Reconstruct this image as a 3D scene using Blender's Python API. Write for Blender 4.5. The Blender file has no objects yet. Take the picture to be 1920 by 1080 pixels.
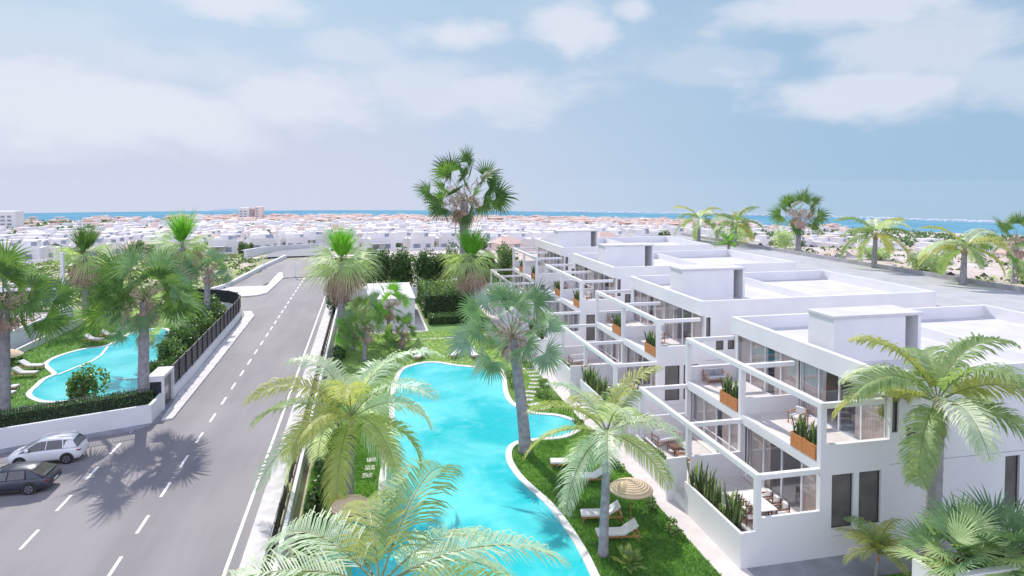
import bpy, math, random
import numpy as np
from mathutils import Vector, Matrix
R = math.radians
scene = bpy.context.scene
# ------------------------------------------------------------------ camera
cam = bpy.data.cameras.new('camera'); camo = bpy.data.objects.new('camera', cam)
scene.collection.objects.link(camo); scene.camera = camo
camo.location = (0, 0, 18); camo.rotation_euler = (R(88), 0, R(-12.37))
cam.sensor_width = 36; cam.lens = 36 * 1240 / 1920; cam.shift_y = -154 / 1920
cam.clip_start = 0.2; cam.clip_end = 12000
scene.render.resolution_x = 1024; scene.render.resolution_y = 576
# ------------------------------------------------------------------ light
SUN_EL, SUN_AZ = 40, -14          # degrees; azimuth measured from +Y towards +X
scene.view_settings.view_transform = 'Standard'; scene.view_settings.look = 'None'
scene.view_settings.exposure = 0.74; scene.view_settings.gamma = 1
sl = bpy.data.lights.new('sun', 'SUN'); sl.energy = 2.8; sl.angle = R(0.5); sl.color = (1, .95, .9)
so = bpy.data.objects.new('sun', sl); scene.collection.objects.link(so)
sd = Vector((math.sin(R(SUN_AZ)) * math.cos(R(SUN_EL)), math.cos(R(SUN_AZ)) * math.cos(R(SUN_EL)), math.sin(R(SUN_EL))))
so.rotation_euler = sd.to_track_quat('Z', 'Y').to_euler(); so.location = (0, 0, 60)
W = bpy.data.worlds.new('World'); scene.world = W; W.use_nodes = True


class NT:
    """small helper round a node tree"""
    def __init__(s, t): s.t = t; s.n = t.nodes; s.l = t.links
    def new(s, typ, **kw):
        n = s.n.new(typ)
        for k, v in kw.items(): setattr(n, k, v)
        return n
    def put(s, sock, v):
        if hasattr(v, 'is_output') or isinstance(v, bpy.types.NodeSocket): s.l.new(v, sock)
        else: sock.default_value = v
    def math(s, op, a, b=None, c=None, clamp=False):
        n = s.new('ShaderNodeMath', operation=op); n.use_clamp = clamp
        s.put(n.inputs[0], a)
        if b is not None: s.put(n.inputs[1], b)
        if c is not None: s.put(n.inputs[2], c)
        return n.outputs[0]
    def mix(s, f, a, b, blend='MIX'):
        n = s.new('ShaderNodeMix', data_type='RGBA', blend_type=blend)
        s.put(n.inputs[0], f); s.put(n.inputs[6], a); s.put(n.inputs[7], b)
        return n.outputs[2]
    def noise(s, vec, scale, detail=3, rough=.5, dist=0):
        n = s.new('ShaderNodeTexNoise'); n.inputs['Scale'].default_value = scale
        n.inputs['Detail'].default_value = detail; n.inputs['Roughness'].default_value = rough
        n.inputs['Distortion'].default_value = dist
        if vec is not None: s.l.new(vec, n.inputs['Vector'])
        return n.outputs[0]
    def ramp(s, f, stops):
        n = s.new('ShaderNodeValToRGB'); e = n.color_ramp.elements
        while len(e) < len(stops): e.new(.5)
        for q, (p, c) in zip(e, stops): q.position = p; q.color = c if len(c) == 4 else (*c, 1)
        s.l.new(f, n.inputs[0]); return n.outputs[0]
    def maprange(s, v, a, b, c=0, d=1, smooth=True):
        n = s.new('ShaderNodeMapRange'); n.interpolation_type = 'SMOOTHSTEP' if smooth else 'LINEAR'
        s.put(n.inputs[0], v)
        for i, q in enumerate((a, b, c, d)): n.inputs[i + 1].default_value = q
        return n.outputs[0]


def build_world():
    t = NT(W.node_tree); t.n.clear()
    out = t.new('ShaderNodeOutputWorld'); bg = t.new('ShaderNodeBackground')
    sky = t.new('ShaderNodeTexSky'); sky.sky_type = 'NISHITA'; sky.sun_disc = False
    sky.sun_elevation = R(SUN_EL); sky.sun_rotation = R(SUN_AZ); sky.dust_density = 1.2; sky.air_density = 1.0; sky.ozone_density = 1.6
    tc = t.new('ShaderNodeTexCoord'); g = tc.outputs['Generated']
    sp = t.new('ShaderNodeSeparateXYZ'); t.l.new(g, sp.inputs[0])
    x, y, z = sp.outputs
    zz = t.math('ADD', t.math('MAXIMUM', z, -.05), .10)       # the sky reaches down behind the low sea horizon
    cb = t.new('ShaderNodeCombineXYZ')
    for i, q in enumerate((x, y, zz)): t.l.new(q, cb.inputs[i])
    t.l.new(cb.outputs[0], sky.inputs[0])
    # clouds: soft patches at azimuth / elevation, torn by noise
    az = t.math('ARCTAN2', x, y); el = z
    cd = t.new('ShaderNodeCombineXYZ'); t.l.new(az, cd.inputs[0]); t.l.new(t.math('MULTIPLY', el, 2.0), cd.inputs[1])
    n1 = t.noise(cd.outputs[0], 4.5, 6, .55, .15)
    n2 = t.noise(cd.outputs[0], 16, 4, .5)
    nn = t.math('ADD', t.math('MULTIPLY', t.math('SUBTRACT', n1, .5), 3.0), t.math('MULTIPLY', t.math('SUBTRACT', n2, .5), .5))
    m = None
    F, cx, cy = 1240, 960, 386
    for (px, py, rx, ry, w) in [(170, 190, 330, 75, .95), (560, 190, 170, 75, .85), (330, 120, 250, 55, .5), (850, 75, 130, 36, .9), (1065, 75, 100, 55, .9),
                                (960, 170, 210, 65, .75), (470, 15, 140, 40, .9), (1190, 30, 45, 24, .8), (1560, 20, 200, 60, .85), (1700, 90, 260, 60, .7),
                                (1600, 175, 190, 50, .85), (1880, 130, 110, 60, .6), (820, 170, 150, 70, .6), (1330, 130, 120, 40, .35), (650, 95, 110, 35, .5), (60, 260, 160, 40, .45), (90, 60, 200, 60, .35), (2300, 80, 300, 90, .8), (-400, 120, 300, 90, .8)]:
        a0 = math.atan((px - cx) / F) + R(12.37); e0 = (cy - py) / F * math.cos(math.atan((px - cx) / F)) * .98 - .03
        u = t.math('DIVIDE', t.math('SUBTRACT', az, a0), rx / F); v = t.math('DIVIDE', t.math('SUBTRACT', el, e0), ry / F)
        d = t.math('SQRT', t.math('ADD', t.math('MULTIPLY', u, u), t.math('MULTIPLY', v, v)))
        c = t.math('MULTIPLY', t.maprange(t.math('SUBTRACT', d, nn), 1.15, .35), w)
        m = c if m is None else t.math('MAXIMUM', m, c)
    # high thin veil and whatever is overhead
    veil = t.math('MULTIPLY', t.maprange(n1, .40, .75), t.maprange(el, .02, .2)); m = t.math('MAXIMUM', m, t.math('MULTIPLY', veil, .30))
    m = t.math('MULTIPLY', m, .88)
    # pale haze low down, more of it on the left
    hz = t.math('MULTIPLY', t.maprange(el, .30, -.02), t.maprange(az, .75, -.15, .0, .92))
    base = t.mix(1, sky.outputs[0], (.86, .92, 1.05, 1), 'MULTIPLY')
    blue = t.mix(t.maprange(az, -.6, 1.1), (3.3, 4.55, 5.6, 1), (2.45, 3.7, 5.05, 1))
    base = t.mix(t.maprange(el, .75, .38, 0, .92), base, blue)          # keeps the glare near the sun out of the low sky
    base = t.mix(t.math('MULTIPLY', t.maprange(y, .15, -.45), t.maprange(el, -.02, .12)), base, (8.0, 8.6, 11.4, 1))      # unseen sky behind the camera brightened, added to fill the shaded faces
    base = t.mix(hz, base, (4.6, 4.8, 5.95, 1))
    col = t.mix(m, base, (5.65, 5.85, 6.55, 1))
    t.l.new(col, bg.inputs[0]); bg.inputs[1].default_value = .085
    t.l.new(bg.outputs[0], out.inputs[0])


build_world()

# ------------------------------------------------------------------ materials
MATS = {}


def mat(name, fn):
    m = bpy.data.materials.new(name); m.use_nodes = True
    t = NT(m.node_tree); b = t.n['Principled BSDF']; fn(t, b); MATS[name] = m; return m


def coords(t, kind='Object'):
    if kind == 'World': return t.new('ShaderNodeNewGeometry').outputs['Position']
    return t.new('ShaderNodeTexCoord').outputs[kind]


def bump(t, b, h, strength=.2, dist=.05):
    n = t.new('ShaderNodeBump'); n.inputs['Strength'].default_value = strength; n.inputs['Distance'].default_value = dist
    t.l.new(h, n.inputs['Height']); t.l.new(n.outputs[0], b.inputs['Normal'])


def simple(name, c1, c2=None, scale=3, rough=.7, bs=0, bscale=None, spec=.5, metal=0, kind='World', lo=.35, hi=.65, detail=4):
    def fn(t, b):
        v = coords(t, kind); c2_ = c2 or tuple(q * .85 for q in c1)
        n = t.noise(v, scale, detail)
        col = t.mix(t.maprange(n, lo, hi), (*c1, 1), (*c2_, 1)); t.l.new(col, b.inputs['Base Color'])
        b.inputs['Roughness'].default_value = rough; b.inputs['Specular IOR Level'].default_value = spec; b.inputs['Metallic'].default_value = metal
        if bs: bump(t, b, t.noise(v, bscale or scale * 8, 4), bs)
    return mat(name, fn)


def leafy(name, c1, c2, rough=.45, trans=.3, scale=1.2, spec=.5):
    def fn(t, b):
        v = coords(t, 'World'); n = t.noise(v, scale, 3); n2 = t.noise(v, scale * 9, 2)
        f = t.maprange(t.math('ADD', t.math('MULTIPLY', n, .6), t.math('MULTIPLY', n2, .4)), .38, .62)
        col = t.mix(f, (*c1, 1), (*c2, 1))
        t.l.new(col, b.inputs['Base Color']); b.inputs['Roughness'].default_value = rough; b.inputs['Specular IOR Level'].default_value = spec
        tr = t.new('ShaderNodeBsdfTranslucent'); t.l.new(t.mix(1, col, (1.25, 1.35, .7, 1), 'MULTIPLY'), tr.inputs[0])
        ms = t.new('ShaderNodeMixShader'); ms.inputs[0].default_value = trans
        t.l.new(b.outputs[0], ms.inputs[1]); t.l.new(tr.outputs[0], ms.inputs[2]); t.l.new(ms.outputs[0], t.n['Material Output'].inputs[0])
    return mat(name, fn)


simple('stucco', (.77, .76, .765), (.72, .71, .725), .35, .85, .08, 30)
simple('roof_white', (.64, .62, .63), (.56, .545, .56), .5, .8, .1, 12)
simple('terrace_tile', (.70, .65, .61), (.62, .57, .54), 2, .6)
simple('interior', (.90, .78, .69), (.85, .72, .64), .6, .8)
simple('wood', (.50, .24, .10), (.36, .16, .065), 6, .5, kind='Object')
simple('planter_wood', (.66, .27, .09), (.50, .19, .06), 9, .55, .2, 40, kind='Object')
simple('dark_wood', (.20, .09, .045), (.12, .055, .03), 6, .5, kind='Object')
simple('cushion', (.78, .75, .73), (.70, .68, .67), 4, .9, .15, 40)
simple('grey_cushion', (.42, .43, .47), (.34, .35, .39), 4, .9, .15, 40)
simple('soil', (.05, .035, .025), (.09, .06, .04), 9, .95)
simple('black_metal', (.02, .022, .03), (.035, .035, .045), 3, .45, spec=.4)
simple('tyre', (.015, .015, .017), (.025, .025, .025), 9, .8)
simple('rim', (.45, .46, .48), (.35, .36, .38), 9, .3, metal=.8)
simple('white_metal', (.78, .78, .80), (.72, .72, .75), 3, .4)
simple('frame_dark', (.03, .03, .035), (.05, .05, .05), 3, .4)
simple('concrete', (.42, .41, .42), (.34, .33, .345), .7, .85, .15, 9)
simple('kerb', (.68, .65, .65), (.55, .52, .53), 1.3, .85, .15, 12)
simple('paving', (.66, .60, .57), (.58, .53, .51), 1.0, .85, .1, 9)
simple('grey_paving', (.30, .31, .35), (.24, .25, .28), 1.0, .85, .1, 9)
simple('coping', (.74, .72, .70), (.62, .60, .585), 1.6, .75, .15, 12)
simple('stone', (.66, .63, .58), (.50, .47, .43), 3, .85, .2, 16)
simple('paint', (.80, .79, .78), (.62, .61, .61), 4, .7, lo=.5, hi=.75)
simple('trunk_grey', (.38, .355, .38), (.27, .25, .275), 3, .9, .4, 14)
simple('crownshaft', (.42, .27, .17), (.30, .20, .12), 2, .7, .2, 10)
simple('bark', (.16, .11, .08), (.10, .07, .05), 5, .9, .4, 20)
simple('skirt', (.58, .42, .35), (.42, .28, .22), 3, .9)
simple('seedstalk', (.60, .47, .38), (.45, .34, .27), 5, .85)
simple('petiole', (.24, .27, .11), (.17, .19, .08), 3, .5)
leafy('fan_green', (.17, .29, .075), (.07, .15, .04), .5, .38, spec=.25)
leafy('fan_dark', (.085, .165, .045), (.035, .085, .02), .5, .28, spec=.25)
leafy('fan_silver', (.34, .45, .35), (.20, .30, .21), .42, .3, spec=.35)
leafy('fan_blue', (.22, .34, .19), (.12, .22, .11), .5, .35, spec=.3)
leafy('fan_pale', (.58, .68, .38), (.38, .52, .25), .5, .45, spec=.25)
leafy('spear_green', (.22, .50, .045), (.12, .34, .03), .45, .45)
leafy('feather_yellow', (.56, .55, .20), (.40, .43, .15), .5, .5, spec=.25)
leafy('feather_green', (.36, .46, .22), (.23, .33, .14), .5, .45, spec=.25)
leafy('feather_silver', (.72, .76, .60), (.52, .61, .46), .45, .4, spec=.3)
leafy('leaf_mid', (.14, .25, .07), (.08, .16, .045), .4, .35)
leafy('leaf_dark', (.08, .15, .045), (.045, .095, .03), .4, .3)
leafy('leaf_light', (.34, .45, .17), (.20, .32, .11), .4, .35)
leafy('hedge_leaf', (.13, .24, .07), (.07, .15, .045), .45, .3)
leafy('snake_leaf', (.12, .16, .05), (.06, .10, .04), .35, .15, 4)
leafy('grass_blade', (.20, .38, .08), (.10, .24, .05), .6, .4, .5)
leafy('grass_light', (.36, .50, .17), (.26, .40, .12), .6, .4, .4)
leafy('scrub_leaf', (.22, .26, .12), (.12, .16, .08), .6, .2, .1)
simple('hedge_core', (.03, .06, .02), (.02, .04, .014), 3, .9)
simple('car_white', (.80, .80, .80), (.77, .77, .78), 1, .22, spec=.6)
simple('car_dark', (.075, .08, .10), (.065, .07, .09), 1, .28, spec=.6, metal=.4)
simple('chrome', (.75, .76, .78), (.7, .7, .72), 1, .15, metal=1)
simple('tail_red', (.35, .02, .02), (.25, .015, .015), 4, .2)
simple('lamp_clear', (.7, .7, .72), (.6, .6, .62), 4, .15)
simple('plastic_black', (.03, .03, .03), (.045, .045, .045), 4, .6)


def straw(t, b):
    v = coords(t, 'Object'); ln = t.new('ShaderNodeVectorMath', operation='LENGTH')
    sp = t.new('ShaderNodeSeparateXYZ'); t.l.new(v, sp.inputs[0]); cb = t.new('ShaderNodeCombineXYZ'); t.l.new(sp.outputs[0], cb.inputs[0]); t.l.new(sp.outputs[1], cb.inputs[1])
    t.l.new(cb.outputs[0], ln.inputs[0])
    r = t.math('SINE', t.math('MULTIPLY', ln.outputs['Value'], 48)); n = t.noise(v, 14, 3)
    f = t.maprange(t.math('ADD', r, t.math('MULTIPLY', n, .8)), -.6, 1.2)
    t.l.new(t.mix(f, (.58, .42, .26, 1), (.76, .60, .42, 1)), b.inputs['Base Color']); b.inputs['Roughness'].default_value = .9
    bump(t, b, r, .4, .03)


mat('straw', straw)


def glass(t, b):
    tr = t.new('ShaderNodeBsdfTransparent'); tr.inputs[0].default_value = (.90, .92, .93, 1)
    gl = t.new('ShaderNodeBsdfGlossy'); gl.inputs['Roughness'].default_value = .03; gl.inputs[0].default_value = (.9, .9, 1, 1)
    fr = t.new('ShaderNodeLayerWeight'); fr.inputs[0].default_value = .5
    ms = t.new('ShaderNodeMixShader'); t.l.new(t.math('ADD', t.math('MULTIPLY', t.math('POWER', fr.outputs['Facing'], 3.0), .45), .04), ms.inputs[0])
    t.l.new(tr.outputs[0], ms.inputs[1]); t.l.new(gl.outputs[0], ms.inputs[2]); t.l.new(ms.outputs[0], t.n['Material Output'].inputs[0])


mat('glass', glass)


def dark_glass(t, b):
    b.inputs['Roughness'].default_value = .05; b.inputs['Specular IOR Level'].default_value = .9
    v = coords(t, 'World'); t.l.new(t.mix(t.noise(v, 1.2, 2), (.06, .055, .058, 1), (.13, .12, .12, 1)), b.inputs['Base Color'])


mat('dark_glass', dark_glass)
simple('far_window', (.30, .34, .40), (.20, .23, .28), .4, .3)


simple('dark_pane', (.17, .155, .15), (.12, .11, .11), .8, .25)


def curtain(t, b):
    v = coords(t, 'World'); w = t.new('ShaderNodeTexWave'); w.inputs['Scale'].default_value = 3.2; w.inputs['Distortion'].default_value = 1.5; w.bands_direction = 'Y'; t.l.new(v, w.inputs[0])
    t.l.new(t.mix(w.outputs[1], (.84, .64, .54, 1), (.90, .76, .68, 1)), b.inputs['Base Color']); b.inputs['Roughness'].default_value = .9
    bump(t, b, w.outputs[1], .5, .05)


mat('curtain', curtain)


def asphalt(t, b):
    v = coords(t, 'World'); sp = t.new('ShaderNodeMapping'); sp.inputs['Scale'].default_value = (1, .12, 1); t.l.new(v, sp.inputs[0])
    n = t.noise(sp.outputs[0], .35, 4, .6); n2 = t.noise(v, .10, 4); n3 = t.noise(v, 55, 2)
    f = t.maprange(t.math('ADD', t.math('MULTIPLY', n, .6), t.math('MULTIPLY', n2, .4)), .38, .62)
    c = t.mix(f, (.235, .215, .225, 1), (.30, .275, .28, 1)); c = t.mix(t.maprange(n3, .3, .75), t.mix(1, c, (.84, .84, .85, 1), 'MULTIPLY'), c)
    t.l.new(c, b.inputs['Base Color']); b.inputs['Roughness'].default_value = .85; bump(t, b, n3, .25, .01)


mat('asphalt', asphalt)
simple('asphalt_far', (.20, .20, .23), (.25, .245, .27), .2, .9)


def lawn(t, b):
    v = coords(t, 'World'); n = t.noise(v, .35, 4); n2 = t.noise(v, 7, 4, .7); n3 = t.noise(v, 1.6, 3)
    c = t.mix(t.maprange(n, .35, .65), (.115, .25, .045, 1), (.07, .17, .03, 1)); c = t.mix(t.maprange(n2, .35, .7), c, (.16, .30, .07, 1)); c = t.mix(t.maprange(n3, .55, .75), c, (.06, .13, .03, 1))
    t.l.new(c, b.inputs['Base Color']); b.inputs['Roughness'].default_value = .9; bump(t, b, n2, .8, .08)


mat('lawn', lawn)
simple('lawn_light', (.34, .46, .17), (.27, .39, .13), .8, .9, .4, 9)


def pool(t, b):
    v = coords(t, 'World'); n = t.noise(v, .16, 3, .5, .6); n2 = t.noise(v, .55, 4, .6, .8); n3 = t.noise(v, 1.7, 2)
    c = t.mix(t.maprange(n, .36, .62), (.015, .50, .53, 1), (.13, .66, .66, 1))
    c = t.mix(t.math('MULTIPLY', t.maprange(n2, .52, .74), .32), c, (.32, .74, .78, 1))  # pale mottling painted in for caustic light and shallow patches
    t.l.new(c, b.inputs['Base Color']); b.inputs['Roughness'].default_value = .06; b.inputs['IOR'].default_value = 1.33
    w = t.noise(v, 2.2, 3, .5, .4); bump(t, b, w, .35, .12)


mat('pool_water', pool)
simple('pool_tile', (.12, .55, .60), (.08, .48, .54), 2, .4)


def sea(t, b):
    v = coords(t, 'World'); n = t.noise(v, .004, 4); mp = t.new('ShaderNodeMapping'); mp.inputs['Scale'].default_value = (.3, 2.2, 1); t.l.new(v, mp.inputs[0]); n2 = t.noise(mp.outputs[0], .01, 4)
    c = t.mix(t.maprange(n, .35, .65), (.10, .25, .36, 1), (.14, .32, .42, 1)); c = t.mix(t.math('MULTIPLY', t.maprange(n2, .5, .8), .4), c, (.20, .40, .50, 1))
    t.l.new(c, b.inputs['Base Color']); b.inputs['Roughness'].default_value = 1; b.inputs['Specular IOR Level'].default_value = 0


mat('sea', sea)


def terrain(t, b):
    v = coords(t, 'World'); sp = t.new('ShaderNodeSeparateXYZ'); t.l.new(v, sp.inputs[0])
    n = t.noise(v, .012, 5, .6); n2 = t.noise(v, .07, 5, .65); n3 = t.noise(v, .5, 4, .7)
    c = t.mix(t.maprange(n, .4, .6), (.56, .45, .38, 1), (.58, .52, .49, 1))
    c = t.mix(t.maprange(n2, .42, .6), c, (.62, .56, .53, 1))
    dirt = t.mix(t.maprange(n3, .54, .66), c, (.30, .24, .17, 1))
    green = t.mix(t.maprange(n3, .4, .62), (.36, .37, .19, 1), (.20, .24, .11, 1))
    # scrubby field on the left, bare ground on the right
    f = t.math('MULTIPLY', t.math('MULTIPLY', t.maprange(sp.outputs[0], 25, -25), t.maprange(sp.outputs[0], -85, -55)), t.maprange(n2, .36, .52)); f = t.math('MULTIPLY', f, t.maprange(sp.outputs[1], 420, 190, .35, 1))
    far = t.math('MULTIPLY', t.maprange(sp.outputs[0], -330, -480), t.maprange(sp.outputs[1], 350, 480)); 
    c = t.mix(f, dirt, green); c = t.mix(far, c, (.24, .33, .17, 1))
    t.l.new(c, b.inputs['Base Color']); b.inputs['Roughness'].default_value = .95; bump(t, b, n3, .5, .3)


mat('terrain', terrain)
simple('town_white', (.76, .74, .74), (.68, .65, .65), .05, .9)
simple('town_pink', (.74, .58, .52), (.78, .68, .62), .05, .9)
simple('town_tile', (.66, .47, .40), (.60, .42, .36), .1, .9)
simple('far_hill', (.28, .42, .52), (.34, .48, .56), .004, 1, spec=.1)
simple('far_white', (.85, .86, .88), (.80, .81, .84), .01, .9)


# ------------------------------------------------------------------ mesh helpers
class MB:
    def __init__(s): s.v = []; s.f = []; s.m = []; s.mats = []
    def mi(s, name):
        if name not in s.mats: s.mats.append(name)
        return s.mats.index(name)
    def face(s, pts, m=None):
        i = len(s.v); s.v += [tuple(p) for p in pts]; s.f.append(tuple(range(i, i + len(pts)))); s.m.append(s.mi(m) if m else 0)
    def box(s, x0, x1, y0, y1, z0, z1, m=None):
        i = len(s.v); s.v += [(x, y, z) for z in (z0, z1) for y in (y0, y1) for x in (x0, x1)]
        k = s.mi(m) if m else 0
        for f in ((0, 2, 3, 1), (4, 5, 7, 6), (0, 1, 5, 4), (2, 6, 7, 3), (0, 4, 6, 2), (1, 3, 7, 5)):
            s.f.append(tuple(i + q for q in f)); s.m.append(k)
    def tube(s, pts, rad, n=8, m=None, cap=True):
        k = s.mi(m) if m else 0; rings = []
        pts = [Vector(p) for p in pts]
        for j, p in enumerate(pts):
            T = (pts[min(j + 1, len(pts) - 1)] - pts[max(j - 1, 0)]).normalized()
            A = T.cross(Vector((0, 0, 1)) if abs(T.z) < .95 else Vector((1, 0, 0))).normalized(); B = T.cross(A)
            r = rad[j] if isinstance(rad, (list, tuple)) else rad
            b = len(s.v); rings.append(b)
            for q in range(n):
                a = 2 * math.pi * q / n; s.v.append(tuple(p + A * (r * math.cos(a)) + B * (r * math.sin(a))))
        for a, b in zip(rings, rings[1:]):
            for q in range(n): s.f.append((a + q, a + (q + 1) % n, b + (q + 1) % n, b + q)); s.m.append(k)
        if cap:
            s.f.append(tuple(rings[0] + q for q in range(n))[::-1]); s.m.append(k)
            s.f.append(tuple(rings[-1] + q for q in range(n))); s.m.append(k)
    def lathe(s, prof, n=16, c=(0, 0, 0), m=None):
        k = s.mi(m) if m else 0; rings = []
        for r, z in prof:
            rings.append(len(s.v))
            for q in range(n): a = 2 * math.pi * q / n; s.v.append((c[0] + r * math.cos(a), c[1] + r * math.sin(a), c[2] + z))
        for a, b in zip(rings, rings[1:]):
            for q in range(n): s.f.append((a + q, a + (q + 1) % n, b + (q + 1) % n, b + q)); s.m.append(k)
    def prism(s, poly, z0, z1, m=None):
        k = s.mi(m) if m else 0; n = len(poly); i = len(s.v)
        s.v += [(p[0], p[1], z0) for p in poly] + [(p[0], p[1], z1) for p in poly]
        s.f.append(tuple(range(i, i + n))[::-1]); s.m.append(k); s.f.append(tuple(range(i + n, i + 2 * n))); s.m.append(k)
        for q in range(n): s.f.append((i + q, i + (q + 1) % n, i + n + (q + 1) % n, i + n + q)); s.m.append(k)
    def mesh(s, name, material=None, smooth=False):
        me = bpy.data.meshes.new(name); me.from_pydata(s.v, [], s.f)
        names = s.mats if s.mats else ([material] if material else [])
        for q in names: me.materials.append(MATS[q])
        if len(names) > 1: me.polygons.foreach_set('material_index', s.m)
        if smooth: me.polygons.foreach_set('use_smooth', [True] * len(s.f))
        me.update(); return me
    def build(s, name, material=None, parent=None, smooth=False, loc=None, bevel=0):
        o = bpy.data.objects.new(name, s.mesh(name, material, smooth)); scene.collection.objects.link(o)
        if parent: o.parent = parent
        if loc: o.location = loc
        if bevel:
            md = o.modifiers.new('bevel', 'BEVEL'); md.width = bevel; md.segments = 2; md.limit_method = 'ANGLE'
        return o


def quads_mesh(name, V, names, mi=None):
    """V: (n,4,3) numpy quads"""
    n = len(V); me = bpy.data.meshes.new(name)
    me.vertices.add(n * 4); me.vertices.foreach_set('co', V.reshape(-1).astype(np.float32))
    me.loops.add(n * 4); me.loops.foreach_set('vertex_index', np.arange(n * 4, dtype=np.int32))
    me.polygons.add(n); me.polygons.foreach_set('loop_start', np.arange(0, n * 4, 4, dtype=np.int32)); me.polygons.foreach_set('loop_total', np.full(n, 4, dtype=np.int32))
    for q in names: me.materials.append(MATS[q])
    if mi is not None: me.polygons.foreach_set('material_index', mi.astype(np.int32))
    me.update(calc_edges=True); return me


def link(name, me, parent=None, loc=None):
    o = bpy.data.objects.new(name, me); scene.collection.objects.link(o)
    if parent: o.parent = parent
    if loc: o.location = loc
    return o


def leaf_quads(C, size, rng, aspect=.5, up=.3):
    """diamond leaves at centres C"""
    n = len(C); d = rng.normal(size=(n, 3)); d[:, 2] += up; d /= np.linalg.norm(d, axis=1)[:, None]
    e = np.cross(d, rng.normal(size=(n, 3))); e /= np.linalg.norm(e, axis=1)[:, None]
    sz = (size * rng.uniform(.6, 1.3, n))[:, None]
    return np.stack([C - d * sz * .5, C + e * sz * aspect * .5, C + d * sz * .5, C - e * sz * aspect * .5], 1)


def tag(o, label=None, cat=None, group=None, kind=None):
    if label: o['label'] = label
    if cat: o['category'] = cat
    if group: o['group'] = group
    if kind: o['kind'] = kind
    return o


def empty(name, loc, rz=0, label=None, cat=None, group=None):
    o = bpy.data.objects.new(name, None); scene.collection.objects.link(o); o.location = loc; o.rotation_euler = (0, 0, rz)
    o.empty_display_size = .3
    return tag(o, label, cat, group)


ORD = ['nearest', 'second', 'third', 'fourth', 'fifth', 'sixth', 'seventh', 'eighth', 'ninth', 'tenth', 'eleventh', 'twelfth', 'thirteenth', 'farthest']
KIDS = {}


def children(o): return [c for c in scene.collection.objects if c.parent == o]


def copy_tree(o, loc=None, rz=None, scale=None, label=None, kids=None):
    if o.name not in KIDS: KIDS[o.name] = children(o)
    c = o.copy(); scene.collection.objects.link(c)
    for ch in KIDS[o.name]:
        if ch.name not in KIDS: KIDS[ch.name] = children(ch)
        d = ch.copy(); scene.collection.objects.link(d); d.parent = c
        for g in KIDS[ch.name]:
            e = g.copy(); scene.collection.objects.link(e); e.parent = d
    if loc is not None: c.location = loc
    if rz is not None: c.rotation_euler[2] = rz
    if scale is not None: c.scale = (scale,) * 3
    if label: c['label'] = label
    return c


def struct(o): o['kind'] = 'structure'; return o


def smooth_poly(P, k=6):
    """closed Catmull-Rom through P"""
    n = len(P); out = []
    for i in range(n):
        p0, p1, p2, p3 = [np.array(P[(i + j - 1) % n], float) for j in range(4)]
        for s_ in range(k):
            u = s_ / k
            out.append(tuple(.5 * (2 * p1 + (p2 - p0) * u + (2 * p0 - 5 * p1 + 4 * p2 - p3) * u * u + (3 * p1 - p0 - 3 * p2 + p3) * u ** 3)))
    return out


def area(P): return .5 * sum(P[i][0] * P[(i + 1) % len(P)][1] - P[(i + 1) % len(P)][0] * P[i][1] for i in range(len(P)))


def offset_poly(P, d):
    s = 1 if area(P) > 0 else -1; n = len(P); out = []
    for i in range(n):
        a = Vector(P[i - 1]); b = Vector(P[(i + 1) % n]); t = (b - a).normalized(); out.append((P[i][0] + t.y * d * s, P[i][1] - t.x * d * s))
    return out


def inside(pt, P):
    x, y = pt; c = False; n = len(P)
    for i in range(n):
        x1, y1 = P[i]; x2, y2 = P[(i + 1) % n]
        if (y1 > y) != (y2 > y) and x < (x2 - x1) * (y - y1) / (y2 - y1) + x1: c = not c
    return c


def strip(mb, path, w0, w1, zf, m=None):
    """flat ribbon along a path, from offset w0 to w1 (right of travel positive)"""
    pts = [Vector(p) for p in path]; A = []; B = []
    for i, p in enumerate(pts):
        t = (pts[min(i + 1, len(pts) - 1)] - pts[max(i - 1, 0)]).normalized(); r = Vector((t.y, -t.x))
        a = p + r * w0; b = p + r * w1; A.append((a.x, a.y, zf(a.x, a.y))); B.append((b.x, b.y, zf(b.x, b.y)))
    for i in range(len(pts) - 1): mb.face([A[i], B[i], B[i + 1], A[i + 1]], m)


# ------------------------------------------------------------------ terrain
YAW = R(12.37)


def tz(x, y):
    d = math.hypot(x, y); az = math.atan2(x, y) - YAW
    k = 1 + .2 * max(-1, min(1, az / .6))
    b = np.interp(d, [0, 165, 200, 300, 500, 700, 1100, 1180, 1500], [-.06, -.06, -3, -11.5, -22, -31, -43, -52, -90])
    z = b * (k if d > 165 else 1)
    if x > 78: z += 3.4 * min(1, (x - 78) / 5) * max(0, 1 - max(0, d - 210) / 250)
    return float(z)


mb = MB(); AZ = [R(a) for a in np.linspace(-62, 86, 150)]
DS = [5, 40, 90, 130, 165, 180, 200, 225, 250, 280, 300, 340, 380, 430, 500, 560, 620, 700, 800, 900, 1000, 1060, 1100, 1140, 1180, 1500]
for d in DS:
    for a in AZ: mb.v.append((d * math.sin(a), d * math.cos(a), tz(d * math.sin(a), d * math.cos(a))))
for i in range(len(DS) - 1):
    for j in range(len(AZ) - 1): q = i * len(AZ) + j; mb.f.append((q, q + 1, q + 1 + len(AZ), q + len(AZ)))
i0 = len(mb.v); mb.v += [(-60, -30, -.06), (60, -30, -.06)]
mb.f.append((i0, i0 + 1, len(AZ) - 1, 0))
struct(mb.build('ground', 'terrain'))
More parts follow.
